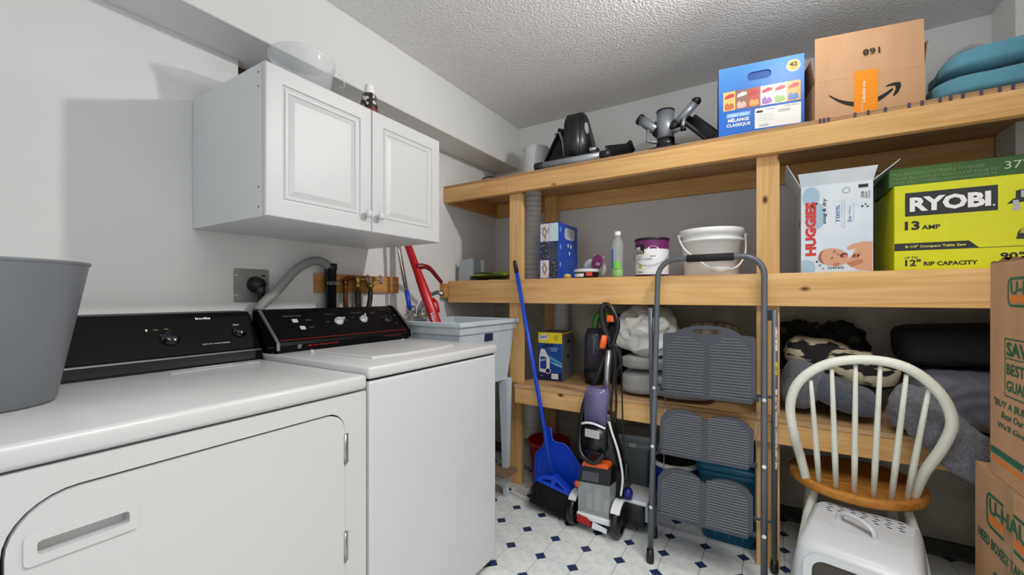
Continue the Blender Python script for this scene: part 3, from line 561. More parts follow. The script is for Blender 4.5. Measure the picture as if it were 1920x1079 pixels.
# entry opening at the front: raised frame and dark mouth
ho = rrect(-0.105, 0.01, 0.105, 0.186, [0.02, 0.02, 0.035, 0.035], 5)
B().plate(rrect(-0.128, -0.004, 0.128, 0.205, [0.02, 0.02, 0.045, 0.045], 5), [ho], (0, -0.160, 0.155), (1, 0, 0), (0, 0.12, 0.993), 0.013).build('entry_frame', LBW, lb_, True)
B().plate(ho, [], (0, -0.1615, 0.155), (1, 0, 0), (0, 0.12, 0.993), 0.003).build('entry_flap', mat('smoke_brown', (52, 46, 38), 0.2), lb_, True)
for r_ in range(4):
    for k in range(7):
        x = -0.108 + k * 0.033 + (0.006 if r_ % 2 else 0); y = 0.195 - r_ * 0.02
        B().plate(rrect(x, y, x + 0.015, y + 0.0065, 0.003, 2), [], (0, 0, 0.3905), (1, 0, 0), (0, 1, 0), 0.0009).build('vent_slot', DARK, lb_, True)
    B().box(-0.125, 0.135, 0.195 - r_ * 0.02 - 0.009, 0.195 - r_ * 0.02 - 0.006, 0.3905, 0.3935, 0.001, 1).build('vent_rib', LBW, lb_, True)
B().plate(rrect(-0.085, 0.02, 0.105, 0.09, [0.01, 0.01, 0.03, 0.03], 5), [], (0, 0, 0.3905), (1, 0, 0), (0, 1, 0), 0.0012).build('handle_well', mat('litter_shade', (196, 200, 204), 0.35), lb_, True)
B().tube(spline([(-0.06, 0.085, 0.388), (-0.055, 0.083, 0.412), (-0.03, 0.07, 0.424), (0.01, 0.045, 0.424), (0.035, 0.03, 0.41), (0.04, 0.026, 0.388)], 5), 0.013, 12, flat=0.55).build('handle', LBW, lb_, True)
for s_ in (-1, 1): B().box(s_ * 0.172 - 0.006, s_ * 0.172 + 0.006, -0.03, 0.03, 0.12, 0.19, 0.003, 2).build('latch', LBW, lb_, True)

# ================================================================ stacked moving boxes at the right
CARD = mat('cardboard', (190, 148, 112), 0.85, var=0.07, vscale=6, bump=0.06, bscale=200, stretch=(1, 1, 0.2)); GRN = mat('print_green', (28, 100, 76), 0.6); ORG = mat('print_orange', (226, 128, 52), 0.6)
CARDD = mat('cardboard_edge', (150, 112, 80), 0.9)
TAPE = mat('clear_tape', (176, 138, 104), 0.15, spec=0.8, var=0.05, vscale=30)
def mbox(label, x0, x1, y0, y1, z0, z1):
    o = thing('moving_box', label, 'box', ((x0 + x1) / 2, (y0 + y1) / 2, z0), group='stacked moving boxes')
    B().box(x0, x1, y0, y1, z0, z1 - 0.004, 0.004, 2).build('body', CARD, o)
    ym = (y0 + y1) / 2
    for (a_, b_) in ((x0 + 0.001, (x0 + x1) / 2 - 0.002), ((x0 + x1) / 2 + 0.002, x1 - 0.001)): B().box(a_, b_, y0 + 0.001, y1 - 0.001, z1 - 0.004, z1, 0.001, 1).build('flap', CARD, o)
    B().box((x0 + x1) / 2 - 0.025, (x0 + x1) / 2 + 0.025, y0 + 0.002, y1 - 0.002, z1 + 0.0002, z1 + 0.0006).build('tape', TAPE, o)
    return o
def haul(f, x, z, w, h_):
    f.polys('logo_frame', GRN, [rrect(x, z, x + w, z + h_, h_ * 0.25, 4)], [rrect(x + h_ * 0.09, z + h_ * 0.09, x + w - h_ * 0.09, z + h_ * 0.91, h_ * 0.18, 4)])
    f.polys('logo_stripe', ORG, [[(x + h_ * 0.16, z + h_ * 0.16), (x + w - h_ * 0.16, z + h_ * 0.16), (x + w - h_ * 0.16, z + h_ * 0.38), (x + h_ * 0.16, z + h_ * 0.38)]])
    f.text('U-HAUL', x + h_ * 0.2, z + h_ * 0.42, w - h_ * 0.4, h_ * 0.44, GRN, bold=0.03)
bl = mbox('large brown moving box on the floor under another box, beside the chair', 2.389, 2.85, 1.472, 1.932, 0.0, 0.656)
f = F(bl, (2.389, 1.932, 0), (0, -1, 0), (0, 0, 1)); haul(f, 0.085, 0.49, 0.3, 0.105); f.text('NEED BOXES? TAKE PLENTY', 0.03, 0.43, 0.4, 0.032, GRN, bold=0.02); haul(f, 0.13, 0.30, 0.2, 0.075); f.text('MEDIUM BOX', 0.1, 0.2, 0.26, 0.04, GRN, bold=0.02)
B().box(2.3882, 2.389, 1.68, 1.735, 0.1, 0.654).build('side_tape', TAPE, bl)
bu = mbox('tall brown moving box stacked on top of the lower moving box', 2.391, 2.85, 1.375, 1.832, 0.6565, 1.29)
f = F(bu, (2.391, 1.832, 0), (0, -1, 0), (0, 0, 1)); haul(f, 0.112, 1.158, 0.26, 0.082)
f.polys('frame_print', GRN, [rrect(0.095, 0.905, 0.40, 1.07, 0.002, 1)], [rrect(0.099, 0.909, 0.396, 1.066, 0.002, 1)]); f.polys('rule_print', GRN, [rrect(0.099, 1.012, 0.396, 1.015, 0.0005, 1)])
f.text('SAVE 10%', 0.107, 1.02, 0.27, 0.04, GRN, bold=0.03); f.text('BEST PRICE', 0.107, 0.968, 0.23, 0.032, GRN, bold=0.02); f.text('GUARANTEE', 0.107, 0.921, 0.24, 0.032, GRN, bold=0.02)
f.text('"BUY A BUNDLE\u2014SAVE"', 0.03, 0.868, 0.38, 0.022, GRN, shear=0.25, bold=0.015); f.text("Beat Our Bundle Price", 0.075, 0.838, 0.3, 0.02, GRN, shear=0.25, bold=0.015); f.text("We'll Give You $20", 0.055, 0.805, 0.29, 0.02, GRN, shear=0.25, bold=0.015)
f.polys('stripe_print', GRN, [[(0.01, 0.722), (0.44, 0.722), (0.44, 0.742), (0.01, 0.742)]]); f.polys('stripe_print', ORG, [[(0.01, 0.7), (0.44, 0.7), (0.44, 0.714), (0.01, 0.714)]]); f.text('uhaul.com', 0.2, 0.725, 0.1, 0.014, PRW, lv=2)
tn = B()
pts_ = [(0, 0.0)] + [(0.02 + 0.03 * k, 0.006 + random.uniform(-0.008, 0.008)) for k in range(13)] + [(0.42, 0.0)]
tn.plate(pts_[::-1] if False else pts_, [], (2.3912, 1.829, 1.289), (0, -1, 0), (0, 0, 1), -0.003).build('torn_edge', CARDD, bu)
# ================================================================ on the cabinet
pb = thing('plastic_tub', 'clear plastic tub with wire handle on top of the wall cabinet', 'tub', (0.36, 0.9, 1.9175))
CLR = mat('clear_poly', (232, 236, 240), 0.18, alpha=0.32)
B().lathe([(0, 0.001), (0.088, 0.001), (0.107, 0.125), (0.113, 0.126), (0.113, 0.14), (0.106, 0.142), (0.104, 0.128), (0.086, 0.004), (0, 0.004)], (0, 0, 0), 48).build('body', CLR, pb, True)
B().tube(spline([(0.06, 0.108, 0.12), (0.075, 0.118, 0.095), (0.06, 0.13, 0.08), (0.04, 0.126, 0.085)], 5), 0.0025, 8).build('handle', CLR, pb, True)
af = thing('air_freshener', 'small cone-shaped patterned air freshener with white cap on the wall cabinet', 'air freshener', (0.42, 1.15, 1.9175))
B().lathe([(0, 0), (0.036, 0), (0.037, 0.01), (0.034, 0.055), (0.027, 0.098)], (0, 0, 0), 28).build('body', mat('freshener_print', (28, 26, 26), 0.35, rgb2=(210, 205, 190), vscale=45, lo=0.52, hi=0.56), af, True)
B().lathe([(0.0375, 0.008), (0.0372, 0.03), (0.0358, 0.034)], (0, 0, 0), 28).build('band', mat('freshener_red', (120, 40, 36), 0.4, rgb2=(70, 110, 50), vscale=40, lo=0.5, hi=0.55), af, True)
B().lathe([(0.028, 0.098), (0.022, 0.104), (0.017, 0.135), (0.012, 0.14), (0, 0.14)], (0, 0, 0), 24).build('cap', PRW, af, True)

# ================================================================ upper shelf
ZU = 1.9065
cn = thing('grey_canister', 'light grey plastic canister at the corner end of the top shelf', 'canister', (0.515, 2.42, ZU))
B().lathe([(0, 0), (0.09, 0), (0.091, 0.01), (0.085, 0.245), (0.086, 0.25), (0.081, 0.25), (0.083, 0.02), (0, 0.012)], (0, 0, 0), 40).build('body', mat('canister_grey', (205, 206, 208), 0.3), cn, True)
B().lathe([(0.0865, 0.238), (0.089, 0.241), (0.089, 0.251), (0.081, 0.252)], (0, 0, 0), 40).build('rim', MATS['canister_grey'], cn, True)
tag(B().tube(spline([(0.235, 2.18, 1.912), (0.25, 2.2, 1.95), (0.30, 2.22, 1.955), (0.36, 2.25, 1.93), (0.43, 2.28, 1.911)], 6), 0.004, 8).build('black_cable', BLACK, loc=(0.33, 2.22, 1.91)), 'short loop of black cable on the top shelf beside the soffit', 'cable')
BK2 = mat('exercise_black', (22, 23, 27), 0.32); SIL = mat('exercise_grey', (150, 156, 164), 0.35, 0.5)
e1 = thing('pedal_exerciser', 'black pedal exerciser with grey floor bar next to the canister on the top shelf', 'exerciser', (0.9, 2.28, ZU))
B().cyl((0.72, 2.118, 1.93), (1.07, 2.118, 1.93), 0.021, n=20).build('floor_bar', SIL, e1)
for (a_, b_) in ((0.675, 0.722), (1.068, 1.115)): B().cyl((a_, 2.118, 1.93), (b_, 2.118, 1.93), 0.0235, n=20).build('end_cap', BLACK, e1)
bm = bmesh.new(); pr = [(2.225, 1.955), (2.215, 2.10), (2.225, 2.2), (2.245, 2.245), (2.29, 2.262), (2.34, 2.245), (2.43, 2.16), (2.58, 2.0), (2.58, 1.955)]
vs = [bm.verts.new((0.80, p[0], p[1])) for p in pr]; bm.faces.new(vs); r = bmesh.ops.extrude_face_region(bm, geom=bm.faces[:]); bmesh.ops.translate(bm, verts=[g_ for g_ in r['geom'] if isinstance(g_, bmesh.types.BMVert)], vec=(0.115, 0, 0))
bmesh.ops.bevel(bm, geom=[e for e in bm.edges if abs(e.verts[0].co.x - e.verts[1].co.x) < 1e-5], offset=0.014, segments=3, affect='EDGES')
ho_ = B().bm(bm, True).build('housing', BK2, e1)
B().cyl((0.9145, 2.30, 2.17), (0.9165, 2.30, 2.17), 0.032, n=24).build('badge', mat('badge_pale', (190, 200, 186), 0.4), ho_)
B().box(0.81, 0.9, 2.11, 2.56, 1.935, 1.958, 0.006, 2).build('frame', BK2, e1)
for x in (0.84, 0.89): B().cyl((x, 2.118, 1.945), (x, 2.118, 1.957), 0.006, n=10).build('bolt', CHROME, e1)
B().cyl((0.76, 2.36, 2.06), (0.955, 2.36, 2.06), 0.014, n=14).build('crank_axle', SIL, e1)
B().cyl((0.955, 2.36, 2.06), (0.975, 2.42, 1.985), 0.012, n=12).build('crank', BK2, e1)
def pedal(p, rx, ry, rz_, L=0.22, W=0.095):
    M = Matrix.Translation(Vector(p)) @ Matrix.Rotation(rz_, 4, 'Z') @ Matrix.Rotation(ry, 4, 'Y') @ Matrix.Rotation(rx, 4, 'X')
    b_ = B().box(-W / 2, W / 2, -L / 2, L / 2, -0.01, 0.012, 0.008, 2, M)
    for s_ in (-1, 1): b_.box(s_ * (W / 2 - 0.004) - 0.006, s_ * (W / 2 - 0.004) + 0.006, -L / 2 + 0.01, L / 2 - 0.01, 0.0, 0.04, 0.005, 2, M)
    b_.box(-W / 2, W / 2, L / 2 - 0.02, L / 2, 0, 0.06, 0.008, 2, M); return b_
pe = pedal((0.69, 2.40, 2.10), 1.15, 0.3, 0.25, 0.27, 0.1).build('pedal', BK2, e1); B().tube([(0.68, 2.36, 2.2), (0.72, 2.345, 2.2), (0.745, 2.34, 2.14), (0.755, 2.36, 2.0)], 0.009, 8, flat=0.5).build('pedal_strap', SIL, pe)
pedal((1.08, 2.33, 1.99), 0.25, -0.25, -0.6, 0.22, 0.10).build('pedal', BK2, e1)
e2 = thing('mini_stepper', 'black and silver mini stepper with angled tubes beside the blue snack box', 'stepper', (1.38, 2.32, ZU))
B().lathe([(0, 0), (0.155, 0), (0.16, 0.012), (0.14, 0.035), (0.09, 0.055), (0.05, 0.062), (0, 0.064)], (1.37, 2.31, ZU), 40).build('base', BK2, e2)
B().cyl((1.363, 2.27, 1.95), (1.363, 2.27, 2.005), 0.046, n=28).build('collar', BK2, e2); B().cyl((1.363, 2.27, 1.99), (1.363, 2.27, 2.15), 0.043, 0.044, n=32).build('column', SIL, e2); B().lathe([(0.046, 2.146), (0.046, 2.153), (0, 2.153)], (1.363, 2.27, 0), 28).build('column_cap', BK2, e2)
B().cyl((1.235, 2.27, 2.135), (1.33, 2.27, 2.05), 0.026, n=20).build('arm', SIL, e2); B().cyl((1.228, 2.27, 2.142), (1.24, 2.27, 2.131), 0.0285, n=20).build('arm_cap', BK2, e2); B().cyl((1.318, 2.27, 2.06), (1.35, 2.27, 2.03), 0.031, n=20).build('arm_sleeve', BK2, e2)
B().cyl((1.41, 2.26, 2.06), (1.51, 2.24, 2.15), 0.021, n=20).build('arm', SIL, e2); B().lathe([(0, -0.02), (0.02, -0.012), (0.024, 0), (0.02, 0.012), (0, 0.02)], (1.515, 2.239, 2.155), 20).build('arm_cap', BK2, e2); B().cyl((1.395, 2.262, 2.045), (1.425, 2.257, 2.075), 0.028, n=20).build('arm_sleeve', BK2, e2)
B().tube([(1.40, 2.22, 2.02), (1.45, 2.2, 2.02), (1.46, 2.2, 2.03), (1.465, 2.2, 2.075)], 0.0095, 10).build('crank', SIL, e2); B().cyl((1.462, 2.2, 2.005), (1.462, 2.19, 2.03), 0.013, n=12).build('knob', BK2, e2)
B().tube([(1.285, 2.22, 2.05), (1.285, 2.22, 1.995), (1.31, 2.22, 1.985), (1.33, 2.23, 1.985)], 0.0095, 10).build('crank', SIL, e2)
pedal((1.505, 2.36, 2.045), 0.35, 0.75, 0.25, 0.24, 0.18).build('pedal', BK2, e2); pedal((1.33, 2.42, 2.12), 0.2, -0.2, 0.2, 0.18, 0.1).build('pedal', BK2, e2)

# snack box
bx_ = thing('snack_box', 'blue cardboard snack variety box with handle slot on the top shelf', 'box', (1.628, 2.108, ZU), 0.124)
BLU = bpy.data.materials.new('snack_blue'); BLU.use_nodes = True; nt = BLU.node_tree; tc = nt.nodes.new('ShaderNodeTexCoord'); sx = nt.nodes.new('ShaderNodeSeparateXYZ'); rp = nt.nodes.new('ShaderNodeValToRGB')
nt.links.new(tc.outputs['Object'], sx.inputs[0]); nt.links.new(sx.outputs[2], rp.inputs[0]); nt.links.new(rp.outputs[0], nt.nodes['Principled BSDF'].inputs['Base Color']); nt.nodes['Principled BSDF'].inputs['Roughness'].default_value = 0.42
rp.color_ramp.elements[0].position = 0.12; rp.color_ramp.elements[0].color = lin((0, 98, 196)) + (1,); rp.color_ramp.elements[1].position = 0.31; rp.color_ramp.elements[1].color = lin((84, 158, 232)) + (1,)  # paler toward the top: printed fade, with lamp glare put into the colour
bw, bh = 0.324, 0.31
B().plate([(0, 0), (bw, 0), (bw, bh), (0, bh)], [rrect(0.35 * bw, 0.755 * bh, 0.63 * bw, 0.875 * bh, 0.017, 6)], (0, 0, 0), (1, 0, 0), (0, 0, 1), 0.003).build('front_panel', BLU, bx_, True)
B().box(0, bw, 0.003, 0.2, 0, bh).build('body', mat('snack_blue_inner', (16, 84, 170), 0.5), bx_, True)
f = F(bx_, (0, -0.003, 0), (1, 0, 0), (0, 0, 1), True)
SN = [((238, 196, 120), (198, 110, 60)), ((150, 110, 96), (222, 190, 170)), ((196, 84, 62), (232, 168, 96)), ((236, 232, 236), (160, 110, 190)), ((240, 240, 230), (140, 190, 80)), ((236, 170, 70), (60, 120, 200))]
for k, (c1, c2) in enumerate(SN):
    x = 0.018 + k * 0.0485; z = 0.155; w_ = 0.05; m1 = mat('snack_a%d' % k, c1, 0.35); m2 = mat('snack_b%d' % k, c2, 0.35)
    zig = [(x + w_ * i / 8, z - 0.04 + (0.0015 if i % 2 else 0)) for i in range(9)]; zt_ = [(x + w_ * (8 - i) / 8, z + 0.045 + (0.0015 if i % 2 else 0)) for i in range(9)]
    o = f.polys('snack_bag_print', m1, [zig + zt_], lv=0 + k % 2); f.polys('snack_bag_print', m2, [[(x + w_ * 0.14, z - 0.034), (x + w_ * 0.5, z - 0.036), (x + w_ * 0.88, z - 0.03), (x + w_ * 0.8, z - 0.012), (x + w_ * 0.6, z - 0.006), (x + w_ * 0.52, z - 0.014), (x + w_ * 0.3, z - 0.002), (x + w_ * 0.12, z - 0.014)]], lv=2); f.polys('snack_bag_print', mat('snack_red', (200, 56, 66), 0.4) if k != 1 else PRW, [[(x + w_ * 0.12, z + 0.014), (x + w_ * 0.86, z + 0.02), (x + w_ * 0.9, z + 0.032), (x + w_ * 0.55, z + 0.036), (x + w_ * 0.16, z + 0.026)]], lv=2)
f.polys('count_badge', PRW, [ell(0.285, 0.266, 0.0255, 0.0255, 28)]); f.polys('count_badge', mat('badge_yellow', (244, 190, 84), 0.4), [ell(0.285, 0.266, 0.0225, 0.0225, 28)], lv=1); f.text('42', 0.271, 0.262, 0.028, 0.018, PRK, bold=0.03, lv=2); f.text('PACK', 0.277, 0.252, 0.016, 0.005, ORG, lv=2)
f.polys('banner_print', mat('banner_blue', (120, 180, 240), 0.4), [[(0.03, 0.083), (0.123, 0.083), (0.126, 0.102), (0.033, 0.102)]]); f.text('FORMAT G\u00c9ANT', 0.037, 0.087, 0.082, 0.011, PRW, bold=0.02, lv=1)
f.text('M\u00c9LANGE', 0.037, 0.062, 0.083, 0.019, PRW, bold=0.03); f.text('CLASSIQUE', 0.031, 0.038, 0.094, 0.017, PRW, bold=0.03)
f.polys('shipping_label', PRW, [rrect(0.142, 0.018, 0.312, 0.106, 0.003, 2)]); f.text('07406', 0.186, 0.093, 0.03, 0.007, PRG, lv=2); f.text('3000140210', 0.252, 0.095, 0.054, 0.007, PRG, lv=2)
f.polys('label_block', PRK, [rrect(0.148, 0.086, 0.172, 0.095, 0.002, 2)], lv=1)
bars = B()
for k in range(14): bars.plate(rrect(0.231 + k * 0.0032, 0.076, 0.231 + k * 0.0032 + (0.0012 if k % 3 else 0.002), 0.088, 0.0001, 1), [], f.pt(0, 0, f.k * 2), f.U, f.V, 0)
for k in range(12): bars.plate(rrect(0.16 + k * 0.003, 0.024, 0.16 + k * 0.003 + (0.0012 if k % 3 else 0.002), 0.034, 0.0001, 1), [], f.pt(0, 0, f.k * 2), f.U, f.V, 0)
bo_ = bars.build('barcode', PRG, bx_, True); bo_['kind'] = 'stuff'
for k in range(4): f.text('Lay down flat  keep dry', 0.15, 0.074 - k * 0.009, 0.06 + 0.006 * (k % 2), 0.0035, PRG, lv=2)

# parcel box with raised flap
am = thing('parcel_box', 'brown parcel box with raised flap, orange tape and curved arrow print', 'box', (1.984, 2.114, ZU), 0.165)
AW, AH, AF = 0.35, 0.158, 0.186; CARD2 = mat('cardboard_tan', (202, 160, 122), 0.8, var=0.04, vscale=5, bump=0.05, bscale=160, stretch=(3, 1, 0.3))
ab = B()
ab.box(0, AW, 0, 0.004, 0, AH); ab.box(0, AW, 0.246, 0.25, 0, AH); ab.box(0, 0.004, 0.004, 0.246, 0, AH); ab.box(AW - 0.004, AW, 0.004, 0.246, 0, AH); ab.box(0.004, AW - 0.004, 0.004, 0.246, 0, 0.004)
ab.build('body', CARD2, am, True)
B().box(0.001, AW - 0.001, 0.0, 0.0035, 0.001, AF, 0.0008, 1, Matrix.Translation((0, 0.002, AH)) @ Matrix.Rotation(-0.03, 4, 'X')).build('front_flap', CARD2, am, True)
B().box(0, 0.0035, 0.0, 0.24, 0, 0.1, 0, 1, Matrix.Translation((AW - 0.004, 0.006, AH)) @ Matrix.Rotation(0.12, 4, 'Y')).build('side_flap', CARDD, am, True)
B().box(-0.0035, 0, 0.0, 0.24, 0, 0.1, 0, 1, Matrix.Translation((0.004, 0.006, AH)) @ Matrix.Rotation(-0.15, 4, 'Y')).build('side_flap', CARDD, am, True)
f = F(am, (0, -0.0001, 0), (1, 0, 0), (0, 0, 1), True)
ARR = PRK
ap = spline([(0.0475, 0.0975, 0), (0.085, 0.068, 0), (0.126, 0.05, 0), (0.165, 0.045, 0), (0.2, 0.053, 0), (0.23, 0.07, 0), (0.252, 0.088, 0)], 4); n_ = len(ap) - 1
up_ = [(p.x - 0.001, p.y + 0.0025 + 0.008 * sin(pi * (0.05 + 0.9 * i / n_))) for i, p in enumerate(ap)]; dn_ = [(p.x + 0.001, p.y - 0.0025 - 0.008 * sin(pi * (0.05 + 0.9 * i / n_))) for i, p in enumerate(ap)][::-1]
f.polys('arrow_print', ARR, [up_ + dn_]); f.polys('arrow_print', ARR, [[(0.228, 0.1), (0.236, 0.107), (0.256, 0.112), (0.276, 0.11), (0.277, 0.092), (0.268, 0.07), (0.255, 0.058), (0.252, 0.062), (0.261, 0.085), (0.259, 0.099), (0.244, 0.1)]])
f.polys('tape', mat('tape_orange', (246, 150, 34), 0.3), [[(0.129, 0.0), (0.205, 0.0), (0.206, 0.178), (0.196, 0.176), (0.18, 0.182), (0.164, 0.175), (0.15, 0.181), (0.13, 0.177)]], lv=1)
f.text('D\u00e9ballez vos', 0.166, 0.05, 0.085, 0.011, PRW, rot=pi / 2, lv=2, bold=0.01); f.text("Let's smile vos", 0.158, 0.002, 0.04, 0.008, PRW, rot=pi / 2, lv=2)
f2 = F(am, (0, 0.002 - 0.0045 , AH), (1, 0, 0), (0, 0.03, 1), True, 0.0008); f2.text('160', 0.212, 0.104, 0.054, 0.026, PRK, rot=pi, bold=0.008); f2.polys('zero_slash', PRK, [[(0.162, 0.085), (0.165, 0.083), (0.175, 0.098), (0.172, 0.1)]], lv=1)

# cushions, bag and coil at the right end
TEAL = mat('teal_fabric', (88, 146, 166), 0.85, var=0.05, vscale=10, bump=0.12, bscale=45, sheen=0.2)
o = B().soft((2.715, 2.305, 1.959), (0.72, 0.37, 0.088), 4.5, 20, 0.01, 6, 1).build('teal_cushion', TEAL, loc=(2.62, 2.335, 1.907)); tag(o, 'teal cushion lying directly on the top shelf, lower of the two', 'cushion', 'teal cushions')
o = B().soft((2.735, 2.31, 2.055), (0.70, 0.36, 0.082), 4.5, 20, 0.011, 6, 5).build('teal_cushion', TEAL, loc=(2.65, 2.345, 2.0)); tag(o, 'teal cushion with a crease, resting on the other cushion', 'cushion', 'teal cushions')
tag(B().soft((2.435, 2.605, 1.995), (0.22, 0.14, 0.16), 3.0, 10, 0.015, 8, 3).build('black_bag', mat('bag_black', (22, 22, 26), 0.7), loc=(2.435, 2.59, 1.91)), 'slouched black bag between the parcel box and the teal cushions', 'bag')
cz = B()
for k in range(7):
    r_ = 0.075 + 0.006 * (k % 4); cz.tube([(2.57 + r_ * cos(t * pi / 12), 2.6 + 0.012 * k - 0.03 + 0.01 * sin(t * pi / 6 + k), 2.17 + 0.006 * (k % 3) + r_ * 1.08 * sin(t * pi / 12)) for t in range(24)], 0.0045, 6, True)
cz.tube([(2.57, 2.61, 1.908), (2.57, 2.61, 2.1)], 0.012, 8)
o = cz.build('tubing_coil', mat('clear_tube', (205, 212, 218), 0.08, alpha=0.55), loc=(2.57, 2.6, 1.907)); o['kind'] = 'stuff'; tag(o, 'coil of clear plastic tubing behind the teal cushions', 'tubing')
for k, x in enumerate((1.995, 2.008, 2.022, 2.105, 2.145, 2.195, 2.262, 2.297, 2.345, 2.372, 2.403, 2.448, 2.492, 2.523, 2.565)):
    B().box(x, x + 0.0085, 2.0915, 2.0945, 1.8885, 1.907, 0.0004, 1).build('staple_mark', mat('mark_purple', (72, 62, 92), 0.7), sh)

# ================================================================ middle shelf
ZM = 1.2845
go = thing('grey_bracket', 'folded light grey plastic panel standing at the corner end of the middle shelf', 'panel', (0.085, 2.23, ZM))
PGY = mat('plastic_bluegrey', (168, 178, 186), 0.45)
B().plate([(0.035, 0), (0.13, 0), (0.13, 0.145), (0.05, 0.145)], [], (0.0, 2.21, ZM), (1, 0, 0), (0, 0, 1), 0.008).build('front_plate', PGY, go); B().plate([(0, 0), (0.16, 0), (0.16, 0.148), (0, 0.148)], [], (0.131, 2.2, ZM), (0, 1, 0), (0, 0, 1), 0.006).build('side_plate', PGY, go)
tag(B().plate([(0, 0), (0.03, 0), (0.03, 0.1), (0.012, 0.1)], [], (0.003, 2.225, ZM), (1, 0, 0), (0, 0, 1), 0.006).build('grey_offcut', mat('plastic_greybrown', (140, 136, 130), 0.5), loc=(0.018, 2.225, ZM)), 'small grey offcut leaning between left wall and plastic panel', 'panel')
gb_ = B().soft((0.29, 2.235, ZM + 0.034), (0.32, 0.16, 0.045), 2.6, 12, 0.012, 12, 2).build('folded_bag', mat('bag_green', (24, 34, 12), 0.35, rgb2=(164, 186, 48), vscale=9, lo=0.47, hi=0.52, stretch=(0.3, 1, 6)), loc=(0.29, 2.23, ZM)); tag(gb_, 'folded shiny black and lime-green bag lying on the middle shelf', 'bag')
tag(B().lathe([(0.05 + (0.005 if k % 2 else 0), 1.2845 + k * 0.0165) for k in range(37)], (0.5, 2.41, 0), 24, sm=False).build('duct_pipe', mat('duct_white', (205, 204, 200), 0.6), loc=(0.5, 2.41, ZM)), 'white ribbed duct pipe rising behind the wooden post above the middle shelf', 'pipe')
tag(B().lathe([(0.05 + (0.005 if k % 2 else 0), 0.667 + k * 0.0165) for k in range(37)], (0.62, 2.585, 0), 24, sm=False).build('duct_pipe', MATS['duct_white'], loc=(0.62, 2.585, 0.667)), 'white ribbed duct pipe section between lowest and middle shelf', 'pipe')
tag(B().lathe([(0.058 + (0.005 if k % 2 else 0), 0.24 + k * 0.0165) for k in range(20)], (0.455, 2.45, 0), 24, sm=False).build('duct_pipe', MATS['duct_white'], loc=(0.455, 2.45, 0.24)), 'white ribbed duct pipe end hanging under the lowest shelf above the red bucket', 'pipe')

tk = thing('tissue_pack', 'tall shrink-wrapped pack of patterned tissue boxes with blue side', 'tissue pack', (0.74, 2.26, ZM))
B().box(0.678, 0.804, 2.16, 2.43, ZM, ZM + 0.325, 0.003, 2).build('wrap', mat('tissue_blue', (18, 74, 190), 0.22), tk)
pm = [mat('tissue_cream', (222, 214, 210), 0.3, rgb2=(186, 160, 160), vscale=30, lo=0.5, hi=0.6), mat('tissue_mint', (200, 220, 222), 0.3, var=0.06, vscale=20), mat('tissue_dark', (52, 54, 66), 0.3, rgb2=(120, 122, 130), vscale=70, lo=0.56, hi=0.6), mat('tissue_stripe', (46, 48, 64), 0.3, rgb2=(76, 80, 96), vscale=60, stretch=(1, 1, 0.1))]
f = F(tk, (0.678, 2.16, ZM), (1, 0, 0), (0, 0, 1))
for (i, j, m) in ((0, 2, 0), (1, 2, 1), (0, 1, 2), (1, 1, 3), (0, 0, 0), (1, 0, 2)):
    f.polys('tissue_box_face', pm[m], [rrect(0.006 + i * 0.0585, 0.006 + j * 0.106, 0.006 + i * 0.0585 + 0.0565, 0.006 + j * 0.106 + 0.1035, 0.002, 1)])
    if m == 0: f.polys('diamond_print', mat('diamond_mauve', (150, 128, 134), 0.4), [[(0.034, 0.022 + j * 0.106), (0.052, 0.06 + j * 0.106), (0.034, 0.098 + j * 0.106), (0.016, 0.06 + j * 0.106)]], [[(0.034, 0.042 + j * 0.106), (0.043, 0.06 + j * 0.106), (0.034, 0.078 + j * 0.106), (0.025, 0.06 + j * 0.106)]], lv=1)
f = F(tk, (0.804, 2.16, ZM), (0, 1, 0), (0, 0, 1))
f.polys('brand_oval', mat('oval_silver', (196, 204, 216), 0.3), [rrect(0.075, 0.235, 0.22, 0.305, 0.028, 6)]); f.text('white soft', 0.095, 0.275, 0.1, 0.012, PRG, lv=2); f.text('tissues', 0.105, 0.255, 0.08, 0.012, PRG, lv=2)
for (x, z) in ((0.115, 0.19), (0.155, 0.187), (0.135, 0.145)): f.polys('icon_print', PRW, [rrect(x, z, x + 0.018, z + 0.022, 0.006, 3)], lv=1)
for k in range(5): f.text('soft strong absorbent tissue', 0.06, 0.105 - k * 0.018, 0.14, 0.006, mat('print_lightblue', (120, 170, 235), 0.4), lv=1)
for k in range(3): f.polys('icon_print', mat('print_lightblue', (0, 0, 0)), [ell(0.018, 0.285 - k * 0.1, 0.01, 0.016, 16)], lv=1)
tr_ = thing('tape_roll', 'small yellow and white tape roll at the front edge of the middle shelf', 'tape roll', (0.86, 2.15, ZM))
B().lathe([(0.013, 0.0), (0.022, 0.0), (0.022, 0.02), (0.013, 0.02), (0.013, 0.0)], (0, 0, 0), 24).build('roll', mat('tape_yellow', (196, 160, 60), 0.4), tr_, True); B().lathe([(0.011, 0.001), (0.0128, 0.001), (0.0128, 0.024), (0.011, 0.024), (0.011, 0.001)], (0, 0, 0), 24).build('core', PRW, tr_, True)
wf = thing('filler_tub', 'round white-lidded tub of filler with black and red label', 'tub', (0.95, 2.215, ZM))
B().lathe([(0, 0), (0.064, 0), (0.068, 0.036)], (0, 0, 0), 36).build('body', mat('tub_black', (24, 24, 26), 0.4), wf, True); B().lathe([(0.0695, 0.034), (0.072, 0.036), (0.072, 0.05), (0.066, 0.052), (0, 0.05)], (0, 0, 0), 36).build('lid', mat('lid_white', (214, 218, 222), 0.4), wf, True)
def curved(parent, m, r, c, a0, a1, z0, z1, name='label', n=12): return B().lathe([(r, z0), (r, z1)], c, n, a0=a0, a1=a1).build(name, m, parent, True)
